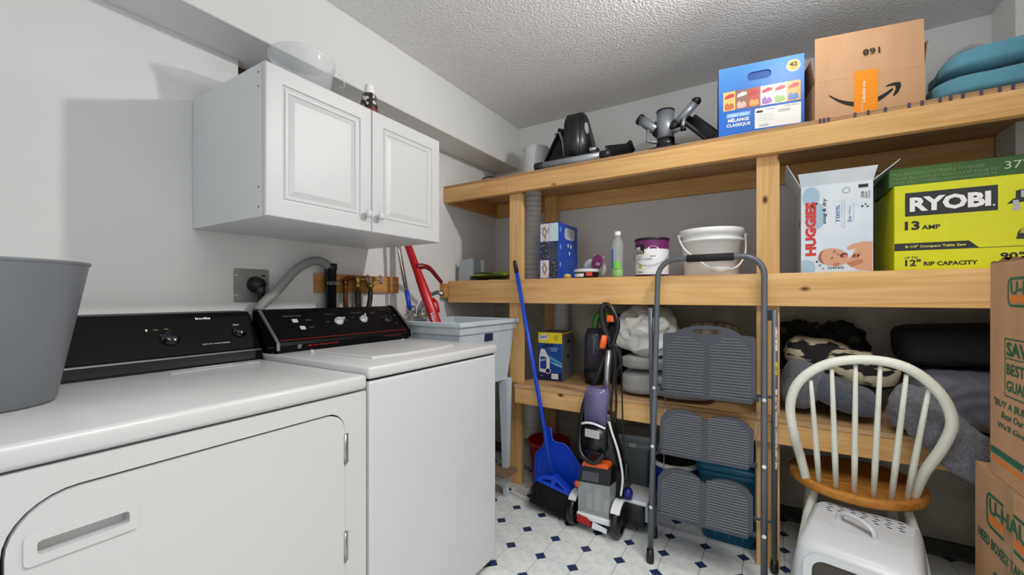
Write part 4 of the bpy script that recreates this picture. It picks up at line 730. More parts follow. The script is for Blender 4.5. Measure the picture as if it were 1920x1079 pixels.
curved(wf, PRR, 0.0687, (0, 0, 0), -1.25, -0.75, 0.012, 0.032, 'red_label'); curved(wf, PRW, 0.0687, (0, 0, 0), -2.6, -1.45, 0.008, 0.026, 'white_label')
pk_ = B().soft((0.945, 2.36, ZM + 0.062), (0.13, 0.08, 0.12), 2.5, 10, 0.012, 10, 4).build('white_pouch', mat('pouch_white', (205, 206, 206), 0.5), loc=(0.955, 2.33, ZM)); tag(pk_, 'crumpled white pouch behind the filler tub on the middle shelf', 'pouch')
pq = thing('sponge_pack', 'purple oval-labelled sponge pack propped behind the filler tub', 'pack', (1.0, 2.29, ZM))
M = Matrix.Translation((0.985, 2.285, ZM + 0.075)) @ Matrix.Rotation(0.25, 4, 'Y')
B().box(-0.035, 0.035, -0.012, 0.012, -0.07, 0.06, 0.008, 2, M).build('sponge', mat('sponge_grey', (150, 150, 155), 0.8), pq); B().plate(ell(0, 0.02, 0.034, 0.045, 24), [], M @ Vector((0, -0.0125, 0)), M.to_3x3() @ Vector((1, 0, 0)), M.to_3x3() @ Vector((0, 0, 1)), 0.002).build('label', mat('label_plum', (120, 36, 92), 0.35), pq)
fp = F(pq, M @ Vector((0, -0.0148, 0)), M.to_3x3() @ Vector((1, 0, 0)), M.to_3x3() @ Vector((0, 0, 1))); fp.text('220', -0.005, 0.005, 0.025, 0.014, PRW, bold=0.02)
sb = thing('soap_bottle', 'clear dish soap bottle with green liquid and white cap', 'bottle', (1.14, 2.17, ZM))
B().lathe([(0, 0), (0.029, 0), (0.031, 0.006), (0.0285, 0.06), (0.028, 0.1), (0.029, 0.14), (0.031, 0.165), (0.027, 0.19), (0.018, 0.205), (0.0145, 0.212), (0.0145, 0.225)], (0, 0, 0), 32).build('bottle', mat('bottle_clear', (214, 222, 222), 0.08, alpha=0.26), sb, True)
B().lathe([(0, 0.003), (0.027, 0.003), (0.0285, 0.01), (0.027, 0.05), (0.0, 0.05)], (0, 0, 0), 28).build('liquid', mat('liquid_green', (116, 196, 40), 0.2), sb, True)
B().lathe([(0.0165, 0.222), (0.0165, 0.24), (0.015, 0.243), (0, 0.243)], (0, 0, 0), 24).build('cap', PRW, sb, True)
curved(sb, mat('label_blue', (30, 120, 196), 0.35), 0.0302, (0, 0, 0), pi, pi + 1.0, 0.05, 0.15); curved(sb, mat('label_green', (120, 200, 60), 0.35), 0.0302, (0, 0, 0), -1.9, -0.75, 0.045, 0.085)

pc = thing('paint_can', 'white and purple paint can with wire handle on the middle shelf', 'paint can', (1.305, 2.222, ZM))
B().lathe([(0, 0), (0.083, 0), (0.085, 0.003), (0.083, 0.006), (0.083, 0.012)], (0, 0, 0), 48).build('bottom_ring', mat('paint_maroon', (80, 24, 52), 0.4), pc, True)
B().lathe([(0.083, 0.012), (0.083, 0.140)], (0, 0, 0), 48).build('white_label', mat('paint_label', (232, 234, 238), 0.35), pc, True); B().lathe([(0.0831, 0.140), (0.0831, 0.186)], (0, 0, 0), 48).build('purple_band', mat('paint_purple', (110, 26, 96), 0.35), pc, True)
B().lathe([(0.083, 0.186), (0.087, 0.188), (0.087, 0.196), (0.083, 0.198), (0.078, 0.192), (0, 0.192)], (0, 0, 0), 48).build('rim', BLACK, pc, True)
curved(pc, PRK, 0.0834, (0, 0, 0), -2.55, -1.8, 0.118, 0.165, 'name_panel'); curved(pc, mat('gold_strip', (190, 176, 130), 0.4), 0.0836, (0, 0, 0), -2.5, -1.82, 0.112, 0.12, 'gold_panel')
ln = B(); n_ = 20; ln.add([(0.0838 * cos(-1.28 + 0.42 * cos(2 * pi * i / n_)), 0.0838 * sin(-1.28 + 0.42 * cos(2 * pi * i / n_)), 0.122 + 0.033 * sin(2 * pi * i / n_)) for i in range(n_)], [list(range(n_))]); ln.build('round_label', PRW, pc, True)
def curvetext(parent, txt, r, a0, a1, z0, h_, m, local=True, bold=0.02):
    o = F(parent, (0, 0, 0), (1, 0, 0), (0, 0, 1), local).text(txt, 0, 0, a1 - a0, h_, m, bold=bold)
    for v in o.data.vertices: t = a0 + v.co.x; z = z0 + v.co.z; v.co = (r * cos(t), r * sin(t), z)
    return o
curvetext(pc, 'BEHR', 0.0842, -2.5, -2.05, 0.135, 0.018, PRW, bold=0.04); curvetext(pc, 'PREMIUM', 0.0842, -2.5, -1.9, 0.124, 0.007, PRW)
curvetext(pc, 'PAINT & PRIMER', 0.084, -2.4, -1.3, 0.084, 0.009, PRG); curvetext(pc, 'INTERIOR', 0.084, -2.35, -1.9, 0.098, 0.006, PRG); curvetext(pc, 'BASE', 0.0842, -1.45, -1.15, 0.1, 0.006, PRK); curvetext(pc, 'CAUTION', 0.084, -2.3, -1.9, 0.02, 0.007, PRK); curvetext(pc, '18.93L', 0.084, -0.95, -0.75, 0.026, 0.006, PRK)
curved(pc, mat('label_lime', (176, 206, 60), 0.4), 0.0836, (0, 0, 0), -2.2, -1.98, 0.042, 0.06, 'green_mark', 4)
hw = [(-0.0905 * cos(t * pi / 12 + 0.0) , -0.0905 * abs(sin(t * pi / 12)) , 0.125 - 0.07 * sin(t * pi / 12)) for t in range(13)]; B().tube(hw, 0.0016, 6).build('wire_handle', STEEL, pc, True)

wp = thing('white_pail', 'white plastic pail with loop handle on the middle shelf', 'pail', (1.578, 2.29, ZM))
PW = mat('pail_white', (238, 240, 240), 0.4)
B().lathe([(0, 0), (0.122, 0), (0.125, 0.004), (0.137, 0.165), (0.147, 0.166), (0.147, 0.178), (0.139, 0.18), (0.14, 0.196), (0.149, 0.198), (0.15, 0.226), (0.143, 0.229), (0.139, 0.22), (0.13, 0.06), (0, 0.05)], (0, 0, 0), 56).build('body', PW, wp, True)
hp = spline([(-0.142, -0.055, 0.2), (-0.125, -0.1, 0.16), (-0.085, -0.145, 0.11), (0.02, -0.165, 0.028), (0.08, -0.158, 0.022), (0.128, -0.12, 0.045), (0.152, -0.07, 0.11), (0.149, -0.02, 0.19)], 6)
B().tube(hp, 0.0042, 8).build('handle', PW, wp, True); B().cyl((0.015, -0.166, 0.028), (0.095, -0.152, 0.026), 0.011, n=14).build('handle_grip', PW, wp, True)
for (x, y, z) in ((-0.143, -0.05, 0.2), (0.149, -0.02, 0.19)): B().cyl((x * 0.97, y * 0.97, z), (x * 1.05, y * 1.05, z), 0.012, n=14).build('ear', PW, wp, True)

# diaper box
db = thing('diaper_box', 'open light-blue and white diaper box with raised flaps on the middle shelf', 'box', (1.938, 2.137, ZM))
HW, HH, HD = 0.233, 0.362, 0.34; HB = mat('diaper_card', (206, 219, 230), 0.45, rgb2=(226, 233, 240), vscale=3, lo=0.4, hi=0.6)
b = B(); b.box(0, HW, 0, 0.004, 0, HH); b.box(0, HW, HD - 0.004, HD, 0, HH); b.box(0, 0.004, 0.004, HD - 0.004, 0, HH); b.box(HW - 0.004, HW, 0.004, HD - 0.004, 0, HH); b.box(0.004, HW - 0.004, 0.004, HD - 0.004, 0, 0.004); b.build('body', HB, db, True)
def flap(nm, org, U, V, w_, l_, tp): return B().plate([(0, 0), (w_, 0), (w_ - tp, l_), (tp, l_)], [], org, U, V, 0.0028).build(nm, HB, db, True)
ff_ = flap('flap', (0.0, 0.003, HH), (1, 0, 0), (0, -0.35, 0.94), HW, 0.055, -0.012)
flap('flap', (0.001, HD, HH), (0, -1, 0), (-0.42, 0, 0.9), HD, 0.12, 0.02); flap('flap', (HW, 0.0, HH), (0, 1, 0), (0.75, 0, 0.66), HD, 0.11, 0.02)
f = F(db, (0, 0, 0), (1, 0, 0), (0, 0, 1), True, 0.0004); LBL = mat('bubble_blue', (164, 192, 214), 0.45); HBL = mat('print_blue', (52, 112, 170), 0.45)
f.polys('bubble_print', LBL, [ell(0.034, 0.315, 0.03, 0.043, 24)]); f.polys('bubble_print', LBL, [ell(0.052, 0.235, 0.03, 0.055, 24)]); f.polys('bubble_print', mat('bubble_pale', (214, 228, 240), 0.45), [ell(0.04, 0.1, 0.036, 0.04, 24)]); f.polys('bubble_print', LBL, [[(0.001, 0.001), (0.045, 0.001), (0.05, 0.02), (0.042, 0.045), (0.02, 0.056), (0.001, 0.05)]])
f.text('HUGGIES', 0.052, 0.07, 0.226, 0.038, PRR, rot=pi / 2, lv=2, bold=0.06)
f.text('snug & dry', 0.088, 0.2, 0.105, 0.016, PRK, rot=pi / 2, lv=2, bold=0.015, shear=0.1)
f.text('up to', 0.118, 0.202, 0.02, 0.004, HBL, rot=pi / 2, lv=2); f.text('100%', 0.13, 0.208, 0.065, 0.014, HBL, rot=pi / 2, lv=2, bold=0.01); f.text('leakproof & breathable protection', 0.138, 0.18, 0.11, 0.004, PRG, rot=pi / 2, lv=2); f.text('d\'etancheite', 0.145, 0.175, 0.12, 0.0035, PRG, rot=pi / 2, lv=2)
f.text('2x', 0.166, 0.2, 0.026, 0.012, HBL, rot=pi / 2, lv=2, bold=0.01); f.text('softness', 0.163, 0.23, 0.035, 0.006, HBL, rot=pi / 2, lv=2); f.text('vs leading brand', 0.175, 0.2, 0.075, 0.004, PRG, rot=pi / 2, lv=2)
f.text('1', 0.218, 0.335, 0.013, 0.03, PRK, rot=pi / 2, lv=2, bold=0.05); f.text('208', 0.206, 0.293, 0.026, 0.011, PRK, rot=pi / 2, lv=2); f.text('DIAPERS', 0.215, 0.292, 0.026, 0.006, PRK, rot=pi / 2, lv=2); f.text('COUCHES', 0.224, 0.29, 0.03, 0.006, PRK, rot=pi / 2, lv=2); f.text('5645402', 0.09, 0.014, 0.053, 0.009, PRK, lv=3, bold=0.01)
for (x, z, r_) in ((0.15, 0.33, 0.012),): f.polys('dot_print', HBL, [ell(x, z, r_, r_, 16)], [ell(x, z, r_ * 0.85, r_ * 0.85, 16)], lv=1)
for (x, z, r_) in ((0.2, 0.26, 0.004), (0.21, 0.268, 0.003), (0.216, 0.258, 0.0035)): f.polys('dot_print', PRK, [ell(x, z, r_, r_, 10)], lv=1)
SK = mat('print_skin', (214, 158, 124), 0.45); SK2 = mat('print_skin_shade', (186, 122, 92), 0.45)
f.polys('baby_body', SK, [[(0.231, 0.002), (0.231, 0.118), (0.205, 0.12), (0.17, 0.112), (0.152, 0.1), (0.155, 0.088), (0.18, 0.094), (0.168, 0.07), (0.16, 0.055), (0.15, 0.038), (0.165, 0.02), (0.19, 0.008)]], lv=1)
f.polys('baby_arm', SK2, [[(0.15, 0.036), (0.165, 0.02), (0.195, 0.03), (0.205, 0.045), (0.19, 0.052), (0.168, 0.042)]], lv=2); f.polys('baby_head', SK, [ell(0.108, 0.062, 0.05, 0.036, 28, -0.25)], lv=2); f.polys('baby_ear', SK2, [ell(0.118, 0.032, 0.012, 0.007, 14, 0.2)], lv=3)
f.polys('baby_hair', mat('print_hair', (150, 100, 76), 0.5), [[(0.06, 0.07), (0.058, 0.056), (0.066, 0.042), (0.078, 0.034), (0.072, 0.048), (0.068, 0.062), (0.07, 0.078), (0.08, 0.09), (0.068, 0.085)]], lv=3)
f.polys('baby_mouth', mat('print_mouth', (70, 24, 26), 0.5), [ell(0.142, 0.068, 0.013, 0.009, 16, 0.3)], lv=3); f.polys('baby_tongue', mat('print_pink', (214, 110, 120), 0.5), [ell(0.145, 0.066, 0.008, 0.0055, 14, 0.3)], lv=4); f.polys('baby_nose', SK2, [ell(0.124, 0.072, 0.005, 0.005, 12)], lv=3)
for (x, z) in ((0.112, 0.084), (0.104, 0.058)): f.polys('baby_eye', mat('print_brow', (96, 58, 44), 0.5), [ell(x, z, 0.006, 0.0022, 12, 1.0)], lv=3)
for k in range(4): f.polys('baby_fingers', SK2, [ell(0.172 + 0.006 * k, 0.062 + 0.005 * (k % 2), 0.004, 0.01, 12, -0.5)], lv=3)
for (x, z, m) in ((0.054, 0.045, PRK), (0.064, 0.03, HBL), (0.075, 0.016, PRG)): f.polys('dot_print', m, [ell(x, z, 0.004, 0.004, 10)], lv=2)
fl_ = F(db, (0.0, HD, 0), (0, -1, 0), (0, 0, 1), True, 0.0005)
for k in range(9): fl_.text('diapers couches snug fit', 0.16, 0.17 - k * 0.016, 0.12, 0.006, PRG, rot=0)
fl_.text('HUGGIES', 0.2, 0.2, 0.1, 0.03, PRR, bold=0.05)
for x in (0.075, 0.09, 0.105, 0.145, 0.16, 0.185): B().plate([(0, 0), (0.004, 0), (0.008, 0.022 - x * 0.05), (0.005, 0.022 - x * 0.05)], [], Vector((x, 0.0025, HH)) + Vector((0, -0.0105, 0.028)) + Vector((0, -0.0012, -0.0006)), (1, 0, 0), (0, -0.35, 0.94), 0.0005).build('torn_mark', mat('torn_tan', (176, 150, 124), 0.8), db, True)

# table saw box and green box on top
ry = thing('table_saw_box', 'large lime-yellow power tool box with black name panel on the middle shelf', 'box', (2.233, 2.137, ZM))
LIME = mat('lime_print', (214, 216, 0), 0.38, var=0.03, vscale=8); RW = 0.6
B().box(0, RW, 0, 0.345, 0, 0.325, 0.003, 2).build('body', LIME, ry, True)
f = F(ry, (-2.233 + 0, 0, -1.2845), (1, 0, 0), (0, 0, 1), True)   # coordinates below are distances along the shelf and heights
f.O = Vector((-2.233, 0, -1.2845)); PKB = mat('panel_black', (28, 30, 34), 0.4)
f.polys('name_panel', PKB, [rrect(2.264, 1.49, 2.506, 1.579, 0.0005, 1)]); f.text('RYOBI', 2.277, 1.506, 0.212, 0.055, PRW, bold=0.045, lv=2, sp=0.98); f.polys('dot_print', PRW, [ell(2.496, 1.509, 0.003, 0.003, 10)], lv=1)
f.text('13', 2.263, 1.437, 0.042, 0.034, PRK, bold=0.04); f.text('AMP', 2.31, 1.437, 0.051, 0.0165, PRK, bold=0.03)
f.polys('black_band', PKB, [[(2.2335, 1.360), (2.461, 1.360), (2.435, 1.388), (2.2335, 1.388)]]); f.polys('black_rule', PKB, [rrect(2.455, 1.3595, 2.83, 1.3615, 0.0003, 1)]); f.text('8-1/4" Compact Table Saw', 2.264, 1.367, 0.164, 0.0125, mat('print_lime', (220, 222, 90), 0.4), bold=0.02, lv=2)
f.text('UP TO', 2.263, 1.329, 0.036, 0.008, PRK, bold=0.02); f.text('12"', 2.264, 1.301, 0.044, 0.025, PRK, bold=0.03); f.text('RIP CAPACITY', 2.316, 1.301, 0.141, 0.0155, PRK, bold=0.03); f.text('90\u00b0', 2.511, 1.316, 0.058, 0.025, PRK, bold=0.03); f.text('BEVEL', 2.6, 1.301, 0.07, 0.016, PRK, bold=0.03)
GT = mat('tool_grey', (176, 180, 188), 0.4); f.polys('tool_print', PKB, [[(2.528, 1.51), (2.54, 1.523), (2.548, 1.527), (2.548, 1.552), (2.56, 1.555), (2.64, 1.555), (2.64, 1.52), (2.528, 1.508)]]); f.polys('tool_print', GT, [rrect(2.56, 1.528, 2.64, 1.552, 0.002, 2)], lv=1); f.polys('tool_print', GT, [[(2.539, 1.486), (2.557, 1.484), (2.559, 1.495), (2.555, 1.503), (2.555, 1.52), (2.541, 1.52), (2.543, 1.5)]], lv=1)
f.polys('tool_print', PKB, [[(2.549, 1.385), (2.6, 1.383), (2.6, 1.44), (2.57, 1.43), (2.553, 1.41)]]); f.polys('tool_print', mat('tool_lime', (170, 178, 40), 0.4), [[(2.556, 1.405), (2.58, 1.402), (2.58, 1.43), (2.565, 1.426)]], lv=1)
tv = thing('wall_mount_box', 'flat dark green box with white print lying on the lime-yellow box', 'box', (2.222, 2.162, 1.61))
B().box(0, 0.62, 0, 0.3, 0.0, 0.072, 0.002, 1).build('body', mat('mount_green', (62, 106, 34), 0.4, rgb2=(44, 84, 26), vscale=4), tv, True)
f = F(tv, (0, 0, 0), (1, 0, 0), (0, 0, 1), True); PGN = mat('print_palegreen', (120, 150, 100), 0.5)
f.text('FULL-MOTION LOW PROFILE TV MOUNT', 0.014, 0.042, 0.246, 0.012, PGN); f.text('PROFIL BAS SUPPORT ARTICULANT POUR TV', 0.014, 0.025, 0.276, 0.011, PGN); f.text('PERFIL BAJO SOPORTE Y ARTICULADO PARA TV', 0.014, 0.009, 0.276, 0.011, PGN); f.text('37"-80"', 0.308, 0.026, 0.13, 0.028, mat('print_palegrey', (190, 204, 184), 0.5))
# ================================================================ lowest shelf
ZL = 0.6665
ly = thing('cleaner_box', 'blue and yellow toilet cleaner box on the lowest shelf', 'box', (0.602, 2.288, ZL), 0.08)
LW_, LH_ = 0.158, 0.296
B().box(0, LW_, 0, 0.2, 0, LH_, 0.002, 1).build('body', mat('cleaner_grey', (120, 122, 126), 0.5), ly, True)
f = F(ly, (0, 0, 0), (1, 0, 0), (0, 0, 1), True); CBL = mat('cleaner_blue', (20, 74, 158), 0.35); CLB = mat('cleaner_sky', (70, 160, 214), 0.35); CYL = mat('cleaner_yellow', (246, 226, 20), 0.35); CNV = mat('cleaner_navy', (18, 32, 86), 0.35)
f.polys('front_print', CBL, [rrect(0.001, 0.001, LW_ - 0.001, 0.232, 0.001, 1)]); f.polys('front_print', CNV, [rrect(0.001, 0.001, LW_ - 0.001, 0.05, 0.001, 1)], lv=1); f.polys('front_print', CYL, [rrect(0.001, 0.229, LW_ - 0.001, LH_ - 0.001, 0.001, 1)], lv=1)
f.polys('swoosh_print', CLB, [[(0.06, 0.14), (0.1, 0.12), (0.157, 0.1), (0.157, 0.115), (0.11, 0.135), (0.07, 0.155)]], lv=1); f.polys('swoosh_print', mat('cleaner_pale', (160, 206, 232), 0.35), [[(0.07, 0.12), (0.11, 0.098), (0.157, 0.085), (0.157, 0.095), (0.11, 0.11)]], lv=1)
f.polys('bottle_print', PRW, [[(0.008, 0.05), (0.075, 0.045), (0.078, 0.13), (0.06, 0.16), (0.045, 0.19), (0.02, 0.195), (0.012, 0.17), (0.006, 0.12)]], lv=2); f.polys('bottle_print', CBL, [rrect(0.014, 0.07, 0.055, 0.145, 0.008, 3)], lv=3); f.text('Lysol', 0.017, 0.112, 0.034, 0.02, PRW, lv=4, bold=0.02, shear=0.2, rot=0.15); f.polys('bottle_print', CNV, [[(0.03, 0.196), (0.06, 0.205), (0.1, 0.212), (0.102, 0.224), (0.05, 0.226), (0.03, 0.21)]], lv=3)
f.polys('name_shape', PRW, [ell(0.037, 0.264, 0.032, 0.02, 20, 0.15)], lv=2); f.text('Lysol', 0.012, 0.252, 0.05, 0.024, CBL, lv=3, bold=0.03, shear=0.2, rot=0.1)
f.polys('round_mark', PRW, [ell(0.065, 0.06, 0.019, 0.019, 20)], lv=3); f.polys('round_mark', CNV, [ell(0.065, 0.06, 0.014, 0.014, 20)], lv=4); f.polys('pack_mark', PRW, [rrect(0.088, 0.012, 0.132, 0.045, 0.001, 1)], lv=2); f.text('TOILET BOWL', 0.075, 0.195, 0.055, 0.008, PRW, lv=3); f.text('CLEANER', 0.08, 0.182, 0.045, 0.007, PRW, lv=3); f.polys('pack_mark', CNV, [rrect(0.108, 0.25, 0.13, 0.278, 0.002, 1)], [rrect(0.11, 0.252, 0.128, 0.276, 0.002, 1)], lv=2); f.text('12', 0.112, 0.256, 0.014, 0.014, CNV, lv=2)
f.text('2 PACK', 0.008, 0.025, 0.026, 0.006, PRW, lv=2)
f = F(ly, (LW_, 0, 0), (0, 1, 0), (0, 0, 1), True); f.polys('yellow_strip', CYL, [rrect(0.001, 0.285, 0.199, LH_ - 0.0005, 0.001, 1)]); f.polys('arrow_print', PRK, [[(0.11, 0.255), (0.15, 0.225), (0.07, 0.225)]]); f.polys('arrow_print', PRK, [[(0.11, 0.12), (0.07, 0.15), (0.15, 0.15)]])
for k in range(6): f.text('fragile keep upright store dry', 0.03, 0.09 - k * 0.013, 0.15, 0.005, PRG)

SMK = mat('smoke_tank', (62, 64, 82), 0.12, spec=0.6); 
sc = thing('spot_cleaner', 'black portable spot cleaner with green hose elbow on the lowest shelf', 'cleaner', (0.94, 2.37, ZL))
skin([[(p[0] * 0.062 , p[1] * 0.055, 0.0) for p in ell(0, 0, 1, 1, 24)], [(p[0] * 0.066, p[1] * 0.058, 0.08) for p in ell(0, 0, 1, 1, 24)]], BLACK, 'tank_base', sc)
skin([[(p[0] * 0.064, p[1] * 0.056, 0.08) for p in ell(0, 0, 1, 1, 24)], [(p[0] * 0.06, p[1] * 0.054, 0.28) for p in ell(0, 0, 1, 1, 24)], [(p[0] * 0.045, p[1] * 0.04, 0.325) for p in ell(0, 0, 1, 1, 24)], [(p[0] * 0.03, p[1] * 0.03, 0.33) for p in ell(0, 0, 1, 1, 24)]], SMK, 'tank', sc)
B().tube(spline([(0.0, 0, 0.325), (0.005, 0, 0.37), (0.02, 0, 0.405), (0.06, 0, 0.415), (0.1, 0, 0.41)], 5), 0.019, 16).build('elbow', mat('elbow_green', (66, 134, 30), 0.3), sc, True)
B().soft((0.115, 0.06, 0.19), (0.11, 0.13, 0.38), 4, 8).build('body', BLACK, sc, True); B().tube(spline([(0.1, 0, 0.41), (0.14, 0.02, 0.39), (0.155, 0.02, 0.3), (0.155, 0, 0.15), (0.15, 0.0, 0.05)], 6), 0.02, 14).build('hose', BLACK, sc, True)
tag(B().soft((1.165, 2.57, 0.885), (0.12, 0.1, 0.40), 3, 10, 0.015, 8, 2, Matrix.Rotation(0.32, 4, 'Y')).build('black_tote', MATS['bag_black'], loc=(1.165, 2.56, ZL)), 'upright black bag leaning behind the white knitted throw', 'bag')

GRYF = mat('blanket_grey', (150, 152, 150), 0.95, var=0.12, vscale=120, bump=0.5, bscale=180, sheen=0.3)
o = B().soft((1.375, 2.32, ZL + 0.068), (0.46, 0.36, 0.122), 5, 16, 0.008, 6, 1).build('folded_blanket', GRYF, loc=(1.36, 2.31, ZL)); tag(o, 'thick folded grey blanket lying directly on the lowest shelf', 'blanket', 'folded grey blankets')
o = B().soft((1.37, 2.32, ZL + 0.173), (0.45, 0.36, 0.066), 5, 16, 0.008, 6, 3).build('folded_blanket', GRYF, loc=(1.37, 2.315, ZL + 0.12)); tag(o, 'thinner folded grey blanket under the white knitted throw', 'blanket', 'folded grey blankets')
def drape(c, d, fold, amp, seed, m, name, M=None, n=40, rib=0.0, e=3.0):
    """crumpled cloth: rounded lump with folds and fine ribs"""
    b_ = B().soft((0, 0, 0), d, e, n, 0, 6, seed)
    for v in b_.v:
        k = noise.fractal(Vector((v.x * fold, v.y * fold, v.z * fold)) + Vector((seed, seed * 2, 0)), 1, 2, 3); r_ = v.length
        v += v.normalized() * k * amp
        w_ = noise.noise(v * fold * 1.6 + Vector((9, seed, 4))); v += v.normalized() * (1 - abs(w_) * 2) * amp * 0.7
        if rib: v += v.normalized() * rib * sin((v.x * 0.6 + v.z + 0.1 * k) * 420)
    T = Matrix.Translation(Vector(c)) @ (M if M else Matrix())
    b_.v = [T @ v for v in b_.v]
    return b_.build(name, m, loc=(c[0], c[1], c[2] - d[2] / 2))
CRMK = mat('knit_cream', (226, 226, 220), 0.95, var=0.05, vscale=60, bump=0.5, bscale=130, stretch=(1, 1, 3), sheen=0.3)
tag(drape((1.27, 2.30, 0.998), (0.27, 0.31, 0.2), 8, 0.042, 3, CRMK, 'knitted_throw', n=44, e=2.6), 'crumpled white knitted throw on the folded grey blankets', 'throw')
tag(drape((1.57, 2.43, 0.965), (0.24, 0.24, 0.17), 6, 0.012, 6, mat('stripe_beige', (196, 186, 166), 0.9, rgb2=(150, 140, 120), vscale=1, stretch=(60, 1, 1), lo=0.45, hi=0.55), 'striped_pillow', n=16), 'beige striped pillow behind the ladder on folded blankets', 'pillow')

FUZ = mat('fuzzy_grey', (100, 102, 112), 1.0, var=0.25, vscale=140, bump=0.8, bscale=200, sheen=0.4)
tag(drape((1.945, 2.29, 0.785), (0.14, 0.24, 0.2), 5, 0.012, 5, FUZ, 'rolled_blanket', Matrix.Rotation(0.3, 4, 'Y'), 18), 'rolled fuzzy grey blanket standing beside the right shelf post', 'blanket')
tag(drape((2.09, 2.26, 0.768), (0.23, 0.24, 0.115), 5, 0.012, 8, mat('fleece_slate', (74, 80, 92), 1.0, var=0.2, vscale=80, bump=0.5, bscale=120, sheen=0.4), 'fleece_blanket', Matrix.Rotation(0.33, 4, 'Y'), 24), 'slate grey fleece blanket sagging over the shelf edge behind the chair', 'blanket')
CAMO = mat('camo_fleece', (38, 34, 36), 0.95, rgb2=(206, 194, 164), vscale=13, lo=0.49, hi=0.53, stretch=(0.7, 1, 2.4), bump=0.3, bscale=150, detail=2)
tag(drape((2.085, 2.375, 0.892), (0.40, 0.24, 0.16), 5, 0.016, 2, CAMO, 'camo_blanket', Matrix.Rotation(0.26, 4, 'Y'), 34), 'cream and black camouflage fleece blanket on the lowest shelf', 'blanket')
tag(drape((2.02, 2.575, 0.93), (0.40, 0.12, 0.24), 12, 0.03, 9, mat('dark_camo', (20, 20, 18), 0.95, rgb2=(62, 62, 44), vscale=22, lo=0.56, hi=0.62), 'dark_jacket', n=26), 'crumpled dark camouflage jacket behind the cream camouflage blanket', 'jacket')
bp_ = B().soft((2.48, 2.42, 0.99), (0.38, 0.30, 0.16), 5, 16, 0.006, 4, 2, Matrix.Rotation(-0.06, 4, 'Y')).build('folded_pad', mat('pad_black', (16, 16, 18), 0.9, bump=0.3, bscale=90), loc=(2.44, 2.42, 0.9)); tag(bp_, 'thick folded black pad on top of the quilted grey blanket', 'pad')
QLT = mat('quilt_grey', (112, 114, 126), 0.7, bump=0.0)
qb = B().soft((0, 0, 0), (0.36, 0.40, 0.22), 5, 40)
for v in qb.v:
    if v.z > -0.1: v += v.normalized() * 0.004 * sin(v.x * 75 + 2.2 * sin(v.z * 30 + v.y * 20)) * sin(v.z * 70 + 2 * sin(v.x * 26))
qb.v = [v + Vector((2.49, 2.385, ZL + 0.116)) for v in qb.v]
tag(qb.build('quilted_blanket', QLT, loc=(2.49, 2.385, ZL)), 'quilted grey blanket with scrolling stitches on the lowest shelf', 'blanket')
# knit blanket sliding over the shelf edge: one lump on the shelf, one hanging down in front
KG = mat('knit_grey', (116, 116, 124), 1.0, var=0.25, vscale=90, bump=0.8, bscale=160, stretch=(3, 1, 1), sheen=0.3)
kt = B()
for (c, d_, ry, sd) in (((2.285, 2.115, 0.765), (0.15, 0.15, 0.17), 0.25, 4), ((2.345, 2.032, 0.705), (0.30, 0.095, 0.15), 0.72, 7), ((2.425, 2.03, 0.615), (0.16, 0.085, 0.13), 0.35, 9)):
    q1 = B().soft((0, 0, 0), d_, 2.6, 26)
    for v in q1.v:
        k = noise.fractal(v * 14 + Vector((sd, 2, 1)), 1, 2, 3); v += v.normalized() * (k * 0.014 + 0.0016 * sin((v.z + v.x * 0.4) * 520))
    T = Matrix.Translation(Vector(c)) @ Matrix.Rotation(ry, 4, 'Y'); q1.v = [T @ v for v in q1.v]; kt.add(q1.v, q1.f, True)
tag(kt.build('knit_blanket', KG, loc=(2.345, 2.04, 0.55)), 'ribbed grey knit blanket hanging over the lowest shelf edge beside the moving boxes', 'blanket')

# ================================================================ under the lowest shelf
rb_ = thing('red_bucket', 'dark red plastic bucket behind the blue dustpan', 'bucket', (0.635, 2.37, 0))
RB = mat('bucket_red', (150, 16, 24), 0.35); B().lathe([(0, 0), (0.1, 0), (0.103, 0.004), (0.128, 0.255), (0.136, 0.257), (0.137, 0.275), (0.128, 0.277), (0.124, 0.26), (0.1, 0.01), (0, 0.008)], (0, 0, 0), 44).build('body', RB, rb_, True); B().tube([(0.133 * cos(t * pi / 10), -0.133 * sin(t * pi / 10) * 0.98, 0.268 - 0.02 * sin(t * pi / 10)) for t in range(11)], 0.004, 8).build('handle', RB, rb_, True)
tag(B().soft((0.46, 2.5, 0.112), (0.12, 0.15, 0.19), 3, 10, 0.03, 9, 4).build('plastic_bag', mat('bag_white', (176, 184, 182), 0.3), loc=(0.48, 2.5, 0)), 'crumpled white plastic bag between wooden leg and red bucket', 'bag')
pl_ = thing('square_pail', 'square pale grey lidded pail on the floor under the lowest shelf', 'pail', (1.135, 2.52, 0), 0.15)
SQ = mat('pail_grey', (168, 178, 178), 0.4); skin([rr3(0.16, 0.16, 0.02, 0.0), rr3(0.185, 0.185, 0.022, 0.3), rr3(0.2, 0.2, 0.024, 0.302), rr3(0.2, 0.2, 0.024, 0.335)], SQ, 'body', pl_); skin([rr3(0.205, 0.205, 0.024, 0.336), rr3(0.208, 0.208, 0.024, 0.372), rr3(0.195, 0.195, 0.02, 0.38), rr3(0.16, 0.16, 0.02, 0.372)], SQ, 'lid', pl_)
B().box(-0.02, 0.02, -0.108, -0.1, 0.31, 0.335, 0.003, 2).build('latch', PW, pl_, True)
bb_ = thing('mop_bucket', 'blue mop bucket with white rim and wringer behind the ladder', 'bucket', (1.378, 2.44, 0))
